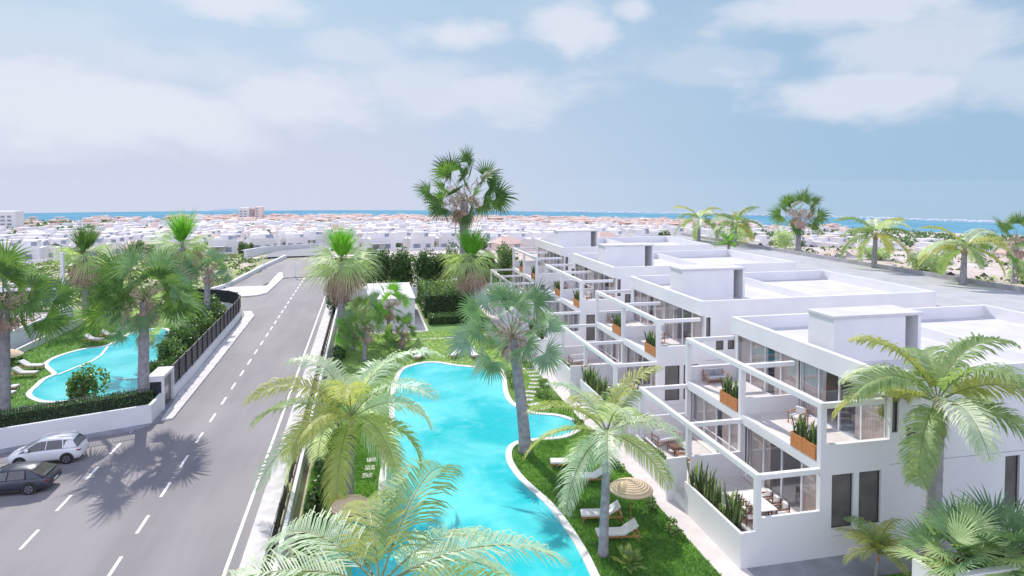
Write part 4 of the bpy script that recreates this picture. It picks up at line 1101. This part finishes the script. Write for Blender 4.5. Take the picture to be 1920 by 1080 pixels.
b = MB(); b.box(-.42, .42, -1.48, -1.451, .95, 2.3); b.build('mailbox_panel', 'black_metal', o)

# terrace and pergola of the house on the left
o = empty('left_terrace_house', (-38, 84, 0), 0, 'white raised terrace with tall white post and slanting pergola beams at the left edge', 'house')
b = MB(); b.box(-16, 1.0, -14, 10, -.05, 1.6); b.build('terrace', 'paving', o); b = MB(); b.box(1.0, 1.25, -14, 7.3, -.05, 2.3); b.box(1.0, 1.25, 7.8, 10, -.05, 2.3); b.box(-16, 1.0, -14.2, -14, -.05, 2.3); b.build('terrace_wall', 'stucco', o)
b = MB(); b.box(.95, 1.3, 7.35, 7.75, -.05, 9.4); b.build('post', 'stucco', o); b = MB(); b.box(.9, 1.15, -3, 7.4, 3.9, 4.2); b.box(.9, 1.15, 7.7, 18, 3.9, 4.2); b.box(-6, .9, 6, 6.25, 5.0, 5.3); b.box(-6, -5.7, 6.25, 18, 5.0, 5.3); b.box(-10, .9, 12, 12.25, 3.9, 4.2); b.build('pergola', 'stucco', o)
b = MB(); b.box(-24, -12, -2, 14, 1.5, 5.0); b.build('wall', 'stucco', o); b = MB(); b.box(-12, -11.97, 0, 3, 1.7, 4.3); b.box(-12, -11.97, 5, 9, 1.7, 4.3); b.build('window', 'dark_glass', o)
b = MB()
for i in range(12): b.box(-5.6, .8, 7 + i * .9, 7.15 + i * .9, 4.6, 4.75)
b.build('roof_slats', 'black_metal', o)
box_thing('low_wall', 'low pale wall between the left terrace and the grass of the small pool', 'wall', -35.9, -35.6, 72, 94, -.05, .7, 'coping')
for i, (x, y, a, w) in enumerate([(-38.6, 88, 0, 1.8), (-38.8, 84.5, 40, .9), (-40.5, 90.5, -60, .9), (-39, 81, 20, 1.8)]):
    seat('sofa' if w > 1 else 'armchair', ['orange-brown sofa on the left terrace beside the tall post', 'orange-brown armchair on the left terrace nearest the low wall', 'orange-brown armchair at the back of the left terrace', 'orange-brown sofa at the near end of the left terrace'][i], 'sofa' if w > 1 else 'armchair', (x, y, 1.6), R(a), w, 'planter_wood', group='seats on the left terrace')
shrub('garden_shrub', (-34.6, 74, 0), 1.3, 1.6, 1.3, 'dark low shrub beside the low pale wall at the left edge', 320, 900, .25, ('leaf_dark', 'leaf_mid'))
shrub('garden_shrub', (-36.1, 89.5, 0), .6, 1.4, 1.7, 'yellow-green shrub between the left terrace and low pale wall', 321, 700, .22, ('leaf_light', 'feather_yellow'))

# raised planter with fan plants, bottom right
o = empty('raised_planter', (26, 20.7, 0), 0, 'white raised planter wall at the bottom right corner', 'planter')
b = MB(); b.box(-5.4, 3, -1.6, -1.35, -.05, 4.0); b.box(-5.4, -5.2, -1.35, .6, -.05, 3.4); b.box(-5.2, 3, .4, .6, -.05, 3.4); b.build('wall', 'stucco', o); b = MB(); b.box(-5.2, 3, -1.35, .4, 3.0, 3.3); b.build('soil', 'soil', o)


def fan_plant(loc, s, seed, label, leaf='fan_blue', leaf2='fan_pale', nl=12, stem=.35, group=None):
    rg = random.Random(seed); o = empty('fan_plant', loc, 0, label, 'plant', group); cr = MB()
    for i in range(nl): fan_leaf(cr, (0, 0, stem * .6), i * 2.39996 + rg.uniform(-.3, .3), 1.4 - 1.1 * i / nl, .95 * s * rg.uniform(.8, 1.2), 1.15 * s * rg.uniform(.85, 1.15), leaf if rg.random() < .6 else leaf2, 24, 1.5, .45, .12, rng=rg, webbed=.45)
    cr.build('leaves', None, o); st = MB(); st.tube([(0, 0, -.05), (0, 0, stem)], [.1, .08], 8, 'bark'); st.build('stem', None, o); return o


fan_plant((23.5, 20.2, 3.3), 1.25, 1, 'blue-green fan plant at the right end of the raised planter', nl=13)
fan_plant((22.3, 20.5, 3.3), 1.15, 2, 'pale fan plant in the middle of the raised planter', 'fan_pale', 'fan_blue', nl=13); fan_plant((21.3, 20.4, 3.3), 1.1, 3, 'low fan plant at the left end of the raised planter', 'fan_blue', 'fan_pale', nl=12)
fan_plant((24.6, 20.5, 3.3), 1.1, 4, 'fan plant cut by the right picture edge in the raised planter', nl=12)
make_feather_palm((22.4, 25.2, 0), 1.3, 2.0, 330, 'young yellow-green palm in front of the two tall dark windows', 20, .4, ('feather_yellow', 'leaf_light'), (.6, .4), r=.07, n=26, w=.045, ll=1.0, e0=1.45, e1=.45)

# ------------------------------------------------------------------ cars
def make_car(loc, rz, label, paint, L=4.55, suv=True):
    o = empty('parked_car', loc, rz, label, 'car'); o.scale = (.97, .97, .97); zr = 1.60 if suv else 1.42; belt = 1.07 if suv else .97
    st = [(-L / 2, .80, .42, .70), (-L / 2 + .10, .87, .30, belt - .06), (-L / 2 + .5, .92, .24, belt), (-.9, .93, .22, belt), (.0, .93, .22, belt - .02), (.65, .93, .22, belt - .05), (1.0, .92, .22, belt - .08), (1.5, .90, .24, belt - .15), (L / 2 - .35, .86, .28, belt - .24), (L / 2 - .08, .74, .36, belt - .36), (L / 2, .62, .42, .56)]
    b = MB(); rings = []
    for (x, w, z0, z1) in st:
        h = z1 - z0; ring = [(-w * .88, z0), (-w * .97, z0 + h * .12), (-w, z0 + h * .45), (-w * .985, z0 + h * .72), (-w * .93, z0 + h * .93), (-w * .80, z1), (0, z1 + .025), (w * .80, z1), (w * .93, z0 + h * .93), (w * .985, z0 + h * .72), (w, z0 + h * .45), (w * .97, z0 + h * .12), (w * .88, z0)]
        rings.append(len(b.v)); b.v += [(x, y, z) for y, z in ring]
    n = 13
    for a, c in zip(rings, rings[1:]):
        for q in range(n): b.f.append((a + q, c + q, c + (q + 1) % n, a + (q + 1) % n)); b.m.append(0)
    b.f.append(tuple(rings[0] + q for q in range(n))); b.m.append(0); b.f.append(tuple(rings[-1] + q for q in range(n))[::-1]); b.m.append(0)
    b.build('body', paint, o, True)
    # cabin: glass volume with painted roof and pillars
    xr = -L / 2 + (.18 if suv else .25); C = [(xr, belt - .03, .80, belt + .10, .78), (xr + (.42 if suv else .8), belt - .02, .86, zr - .07, .66), (xr + 1.1, belt - .02, .87, zr - .03, .68), (-.2, belt - .03, .87, zr - .03, .69), (.35, belt - .04, .87, zr - .09, .67), (1.38, belt - .12, .84, belt - .06, .80)]
    g = MB(); rg_ = []
    for (x, zb, wb, zt, wt) in C: rg_.append(len(g.v)); g.v += [(x, -wb, zb), (x, -wt, zt), (x, wt, zt), (x, wb, zb)]
    for a, c in zip(rg_, rg_[1:]):
        for q in range(3): g.f.append((a + q, c + q, c + q + 1, a + q + 1)); g.m.append(0)
    g.f.append(tuple(rg_[0] + q for q in range(4))); g.m.append(0); cabin = g.build('windows', 'dark_glass', o)
    r = MB(); k = []
    for (x, zt, w) in [(xr + (.30 if suv else .66), zr - .12, .70), (xr + (.45 if suv else .8), zr - .045, .69), (xr + 1.1, zr + .0, .70), (-.3, zr + .005, .70), (.15, zr - .015, .69), (.42, zr - .085, .67)]:
        k.append(len(r.v)); r.v += [(x, -w, zt - .03), (x, -w * .93, zt + .01), (x, 0, zt + .03), (x, w * .93, zt + .01), (x, w, zt - .03)]
    for a, c in zip(k, k[1:]):
        for q in range(4): r.f.append((a + q, c + q, c + q + 1, a + q + 1)); r.m.append(0)
    r.build('roof', paint, o, True)
    for s in (1, -1):
        xt = xr + (.42 if suv else .8); q = MB(); q.face([(xr + .02, s * .835, belt - .02), (xr + .85, s * .895, belt - .02), (xt + .28, s * .735, zr - .12), (xt, s * .70, zr - .06)]); q.build('quarter_panel', paint, o)
        for pts_, rr in (([(xr + .12, s * .82, belt - .02), (xt, s * .67, zr - .07)], [.07, .045]), ([(1.34, s * .83, belt - .09), (.38, s * .675, zr - .07)], [.04, .035]), ([(-.15, s * .885, belt - .02), (-.2, s * .70, zr - .04)], [.03, .03]), ([(-1.15, s * .885, belt - .02), (-1.1, s * .695, zr - .04)], [.05, .04])):
            p = MB(); p.tube(pts_, rr, 6); p.build('pillar', paint if suv else 'plastic_black', o)
        m = MB(); m.box(.78, .98, s * 1.0 - .09, s * 1.0 + .09, belt - .02, belt + .13); m.build('wing_mirror', paint, o, bevel=.03)
        t = MB(); t.box(-L / 2 + .03, -L / 2 + .26, s * .78 - .1, s * .78 + .1, belt - .26, belt - .17); t.build('tail_light', 'tail_red', o, bevel=.02)
        t = MB(); t.box(L / 2 - .34, L / 2 - .12, s * .66 - .14, s * .66 + .14, .58, .70); t.build('headlight', 'lamp_clear', o, bevel=.02)
        if suv: t = MB(); t.tube([(xr + .5, s * .62, zr + .05), (.2, s * .62, zr + .04)], .02, 6); t.build('roof_rail', 'chrome', o)
        t = MB(); t.box(-.9, .9, s * .945 - .01, s * .945 + .01, .24, .36); t.build('sill', 'plastic_black', o)
        for x in (-1.36, 1.32):
            a = MB(); a.tube([(x, s * .80, .36), (x, s * .945, .36)], .405, 24); a.build('wheel_arch', 'plastic_black', o)
            wh = MB(); wh.tube([(x, s * .74, .335), (x, s * .93, .335), (x, s * .962, .335)], [.335, .335, .31], 28); w_ = wh.build('wheel', 'tyre', o)
            ri = MB(); ri.tube([(x, s * .955, .335), (x, s * .972, .335)], [.225, .215], 24); ri.build('rim', 'rim', w_)
            sp = MB()
            for q in range(5):
                an = q * 2 * math.pi / 5 + .3; ca, sa = math.cos(an), math.sin(an); sp.face([(x + ca * .06 - sa * .05, s * .975, .335 + sa * .06 + ca * .05), (x + ca * .06 + sa * .05, s * .975, .335 + sa * .06 - ca * .05), (x + ca * .2 + sa * .04, s * .975, .335 + sa * .2 - ca * .04), (x + ca * .2 - sa * .04, s * .975, .335 + sa * .2 + ca * .04)])
            sp.build('rim_gap', 'plastic_black', w_)
    p = MB(); p.box(-L / 2 - .015, -L / 2 + .01, -.26, .26, .52, .63); p.build('number_plate', 'white_metal', o)
    p = MB(); p.box(L / 2 - .03, L / 2 + .01, -.35, .35, .42, .54); p.build('grille', 'plastic_black', o)
    return o


make_car((-20.3, 47.7, 0), R(184), 'white car parked beside the white wall, its rear towards the road', 'car_white', 4.35)
make_car((-20.5, 43.55, 0), R(180), 'dark blue-grey car parked nearer us than the white car, cut by the left picture edge', 'car_dark', 4.85, False)

# ------------------------------------------------------------------ surroundings
for i, (x, y, h, lb) in enumerate([(-24.3, 125.5, 3.0, 'white post at the left end of the low road wall'), (-21.3, 146.7, 2.5, 'white post halfway along the low road wall'), (-13.52, 131.4, 3.0, 'white post standing at the end of the main road'), (-13.6, 168, 3.6, 'white lamp post at the far cross street')]):
    b = MB(); b.tube([(0, 0, 0), (0, 0, h)], [.13, .10], 8); b.tube([(0, 0, h), (0, 0, h + .12)], [.18, .16], 8); tag(b.build('lamp_post', 'white_metal', None, loc=(x, y, tz(x, y))), lb, 'lamp post', 'white posts along the far roads')
o = ribbon([(-25, 116), (-23.5, 121), (-22.6, 132), (-21.4, 146), (-19.2, 166)], .5, -.3, .75, 'stucco', 'low_road_wall', None); tag(o, 'low white wall along the left side of the far road', 'wall')
mb = MB(); P_ = [(-30, 172), (-31, 200), (-31, 225), (-27.5, 250), (-20, 285)]
strip(mb, P_, -.4, .4, lambda x, y: tz(x, y) + 2.2, 'stucco')
for sgn in (-.4, .4):
    pass
pts = [Vector(p) for p in P_]
for a, c in zip(pts, pts[1:]): mb.face([(a.x + .4, a.y, tz(*a) - .5), (c.x + .4, c.y, tz(*c) - .5), (c.x + .4, c.y, tz(*c) + 2.2), (a.x + .4, a.y, tz(*a) + 2.2)], 'stucco')
tag(mb.build('street_wall', None), 'long white wall along the left of the dark road going down to the town', 'wall')


def villa_mesh(name, kind, seed):
    rg = random.Random(seed); b = MB(); w, d, h = rg.uniform(7, 11), rg.uniform(6, 9), rg.uniform(2.4, 4.4)
    wall = 'town_white' if kind != 1 else 'town_pink'; b.box(-w / 2, w / 2, -d / 2, d / 2, -4, h, wall)
    if kind == 1:
        r = .5; b.face([(-w / 2 - r, -d / 2 - r, h), (w / 2 + r, -d / 2 - r, h), (w / 2 - 2, 0, h + 2), (-w / 2 + 2, 0, h + 2)], 'town_tile'); b.face([(w / 2 + r, d / 2 + r, h), (-w / 2 - r, d / 2 + r, h), (-w / 2 + 2, 0, h + 2), (w / 2 - 2, 0, h + 2)], 'town_tile')
        b.face([(w / 2 + r, -d / 2 - r, h), (w / 2 + r, d / 2 + r, h), (w / 2 - 2, 0, h + 2)], 'town_tile'); b.face([(-w / 2 - r, d / 2 + r, h), (-w / 2 - r, -d / 2 - r, h), (-w / 2 + 2, 0, h + 2)], 'town_tile')
    else:
        x = rg.uniform(-.25, .1) * w; b.box(x - w * .2, x + w * .25, -d * .1, d * .42, h, h + 2.0, wall); b.box(-w / 2 + .01, w / 2 - .01, -d / 2, -d / 2 + .2, h, h + .7, wall)
        b.box(w * .15, w * .15 + 1.4, -d * .1 - .03, -d * .1, h + .3, h + 1.6, 'far_window')
    fl = 1
    for k_ in range(fl):
        zb = .8 + k_ * 2.4; x = -w / 2 + .8
        while x < w / 2 - 2: q = rg.uniform(1.0, 2.4); b.box(x, x + q, -d / 2 - .06, -d / 2, zb, zb + 1.5, 'far_window'); x += q + rg.uniform(.9, 2.2)
    b.box(-w / 2 - 3, w / 2 + 3, -d / 2 - 5, -d / 2 - 4.8, -4, 1.3, wall)
    if kind == 2: b.box(-w / 2, -w / 2 + 5, -d / 2 - 3, -d / 2 - .1, 2.7, 2.9, wall)
    return b.mesh(name)


VM = [[villa_mesh('villa', k, 400 + 10 * k + i) for i in range(4)] for k in range(3)]
VL = ['flat-roofed white villa among the houses of the distant town', 'villa with pinkish walls and tiled roof in the distant town', 'flat-roofed white villa with porch in the distant town']
rg = random.Random(77); cnt = 0; placed = []
cand = []
for gy in range(0, 80):
    for gx in range(-60, 75):
        u, v = gx * 12.5 + rg.uniform(-2, 2), gy * 13 + (5 if gy % 2 else 0) + rg.uniform(-2, 2); a = R(9)
        x, y = u * math.cos(a) - v * math.sin(a), 180 + u * math.sin(a) + v * math.cos(a); d = math.hypot(x, y); az = math.atan2(x, y)
        if d < 215 or d > 640 or not (R(-27) < az < R(52)): continue
        fx = np.interp(y, [p[1] for p in FAR], [p[0] for p in FAR])
        if abs(x - fx - 1) < 17 and y < 400: continue
        px = 960 + 1240 * math.tan(az - YAW)
        dens = .90
        if px < 430 and d < 250: dens = .45
        if px < 200: dens = .7 if d < 420 else .4
        if px > 1350: dens = .12
        if px > 1150 and px <= 1350: dens = .55
        if rg.random() > dens: continue
        cand.append((d, x, y, a))
cand.sort()
for (d, x, y, a) in cand[:290]:
    k = rg.choices((0, 1, 2), (.5, .12, .38))[0]; o = link('town_villa', rg.choice(VM[k]), None, (x, y, tz(x, y) + .3)); o.rotation_euler[2] = a + rg.choice((0, 0, math.pi / 2)) * 0 + rg.uniform(-.06, .06)
    tag(o, VL[k], 'villa', VL[k] + 's')
rest = MB()
def mini(x, y, w, d_, h, m):
    z = tz(x, y); rest.box(x - w / 2, x + w / 2, y - d_ / 2, y + d_ / 2, z - 3, z + h, m)
    if rg.random() < .8: q = w * .6; rest.box(x - q / 2, x + q / 2, y - d_ / 2 - .08, y - d_ / 2, z + .8, z + min(h, 2.4), 'far_window')
    if rg.random() < .4: rest.box(x - w * .2, x + w * .2, y, y + d_ * .4, z + h, z + h + 2.4, m)
for (d, x, y, a) in cand[290:]: mini(x, y, rg.uniform(9, 13), 9, rg.uniform(3, 6.5), rg.choice(('town_white', 'town_white', 'town_white', 'town_pink')))
for i in range(1900):
    d = 640 + 430 * rg.random() ** .8; az = R(rg.uniform(-26, 40)); px = 960 + 1240 * math.tan(az - YAW)
    if px > 1420 and rg.random() < .86: continue
    if px < 330 and rg.random() < .8: continue
    x, y = d * math.sin(az), d * math.cos(az); pk = d > 760 and rg.random() < .75
    mini(x, y, rg.uniform(8, 18), rg.uniform(8, 12), rg.uniform(3, 7), 'town_pink' if pk else 'town_white')
    if pk and rg.random() < .5: z = tz(x, y); rest.box(x - 5, x + 5, y - 5, y + 5, z + 6.9, z + 7.6, 'town_tile')
tag(rest.build('far_town', None), 'mass of pale and pinkish houses of the far town running down to the sea', 'town', kind='stuff')
# town trees
TM = [shrub_mesh('tree', 3.2, 3.2, 5.5, 420, 1.0, ['leaf_mid', 'leaf_dark', 'scrub_leaf'], 500 + i, .3, 5) for i in range(4)]
n = 0
while n < 290:
    d = 210 + 480 * rg.random(); az = R(rg.uniform(-27, 50)); x, y = d * math.sin(az), d * math.cos(az); px = 960 + 1240 * math.tan(az - YAW)
    if px > 1350 and rg.random() < .8: continue
    fx = np.interp(y, [p[1] for p in FAR], [p[0] for p in FAR])
    if abs(x - fx - 1) < 11: continue
    o = link('town_tree', rg.choice(TM), None, (x, y, tz(x, y))); o.rotation_euler[2] = rg.uniform(0, 6.28); q = rg.uniform(.4, .85); o.scale = (q, q, q * rg.uniform(.8, 1.2)); n += 1
    tag(o, 'dark green round tree among the houses of the distant town', 'tree', 'trees of the distant town')
rng = np.random.default_rng(9)
C = []
for i in range(1500):
    d = 560 + 430 * rng.random(); az = R(rng.uniform(-27, 52)); x, y = d * math.sin(az), d * math.cos(az); C.append(np.array([x, y, tz(x, y) + 2.5]) + rng.normal(size=(12, 3)) * np.array([2.2, 2.2, 1.2]))
V = leaf_quads(np.concatenate(C), 3.0, rng, .7); tag(link('far_trees', quads_mesh('far_trees', V, ['leaf_dark', 'leaf_mid'], rng.integers(0, 2, len(V)))), 'scattered dark trees and bushes of the far town near the coast', 'trees', kind='stuff')
# scrub on the open ground
C = []; S_ = []
for i in range(4100):
    if i < 2400: x, y = rng.uniform(-85, -24), rng.uniform(108, 230)
    elif i < 2900: x, y = rng.uniform(-8, -3), rng.uniform(131, 160)
    else: d = rng.uniform(110, 520); az = R(rng.uniform(36, 56)); x, y = d * math.sin(az), d * math.cos(az)
    if i >= 2900 and x < 87: continue
    fx = np.interp(y, [p[1] for p in FAR], [p[0] for p in FAR])
    if y > 170 and abs(x - fx - 1) < 13: continue
    q = rng.uniform(.3, .9) * (1 if i < 3400 else .8); C.append(np.array([x, y, tz(x, y) + .25 * q]) + rng.normal(size=(9, 3)) * np.array([.7, .7, .22]) * q)
V = leaf_quads(np.concatenate(C), .7, rng, .6); tag(link('scrub', quads_mesh('scrub', V, ['scrub_leaf', 'leaf_dark', 'fan_pale'], rng.choice(3, len(V), p=[.6, .2, .2]))), 'low dry scrub scattered over the open ground', 'scrub', kind='stuff')
# rocks and rubble on the bare ground at the right
b = MB()
for i in range(900):
    d = rg.uniform(125, 460); az = R(rg.uniform(32, 56)); x, y = d * math.sin(az), d * math.cos(az)
    if x < 90: continue
    s = rg.uniform(.25, 1.1); z = tz(x, y); m = rg.choice(('stone', 'concrete', 'soil')); P = [(x + math.cos(q) * s * rg.uniform(.6, 1.3), y + math.sin(q) * s * rg.uniform(.4, .9), z - .1) for q in [k * 1.05 for k in range(6)]]; T = (x + rg.uniform(-.2, .2), y, z + s * rg.uniform(.3, .7))
    for k in range(6): b.face([P[k], P[(k + 1) % 6], T], m)
tag(b.build('rubble', None), 'rubble and rocks scattered over the bare ground at the right', 'rubble', kind='stuff')
# hotel blocks
def tower(px, d, w, h, m, lb):
    x, y = ray_xy(px, d); z = tz(x, y); b = MB(); o = empty('hotel_block', (x, y, z), 0, lb, 'building'); b.box(-w / 2, w / 2, -7, 7, -3, h); b.build('wall', m, o); b = MB()
    for i in range(int(h // 3.2)):
        for j in range(int(w // 5)): b.box(-w / 2 + 1 + j * 5, -w / 2 + 4 + j * 5, -7.1, -7, 1 + i * 3.2, 2.6 + i * 3.2)
    b.build('windows', 'far_window', o)
tower(459, 900, 12, 19, 'town_white', 'pale tower block, left one of the hotel pair by the sea'); tower(474, 905, 10, 18, 'town_tile', 'brick-red tower block between the pale hotel towers by the sea'); tower(486, 900, 9, 20, 'town_pink', 'pinkish tower block, right one of the hotel pair by the sea'); tower(8, 700, 22, 19, 'town_white', 'broad pale block on the coast at the left picture edge')
# far shore with pale buildings beyond the water
b = MB()
for i in range(260):
    px = rg.choice((rg.uniform(1040, 1420), rg.uniform(1640, 1990), rg.uniform(1250, 1900))); d = 2480; x, y = ray_xy(px, d); a = math.atan2(x, y); dip = .0432 + .0085 * (a - YAW); zz = 18 - dip * d; w = rg.uniform(4, 22); h = rg.uniform(1.5, 6); b.box(x - w / 2, x + w / 2, y, y + 8, zz - 6, zz + h)
tag(b.build('far_shore_town', 'far_white'), 'thin line of pale buildings on the far shore across the water', 'town', kind='stuff')

# the air between here and the coast
b = MB(); b.box(-3200, 3200, -200, 3200, -150, 25); hz = b.build('haze', None)
m = bpy.data.materials.new('haze'); m.use_nodes = True; t = NT(m.node_tree); t.n.remove(t.n['Principled BSDF']); pv = t.new('ShaderNodeVolumePrincipled')
pv.inputs['Color'].default_value = (.88, .93, 1, 1); pv.inputs['Density'].default_value = .00003; pv.inputs['Anisotropy'].default_value = 0
t.l.new(pv.outputs[0], t.n['Material Output'].inputs['Volume']); hz.data.materials.clear(); hz.data.materials.append(m); tag(hz, 'pale sea haze over the town and coast', 'haze', kind='stuff')
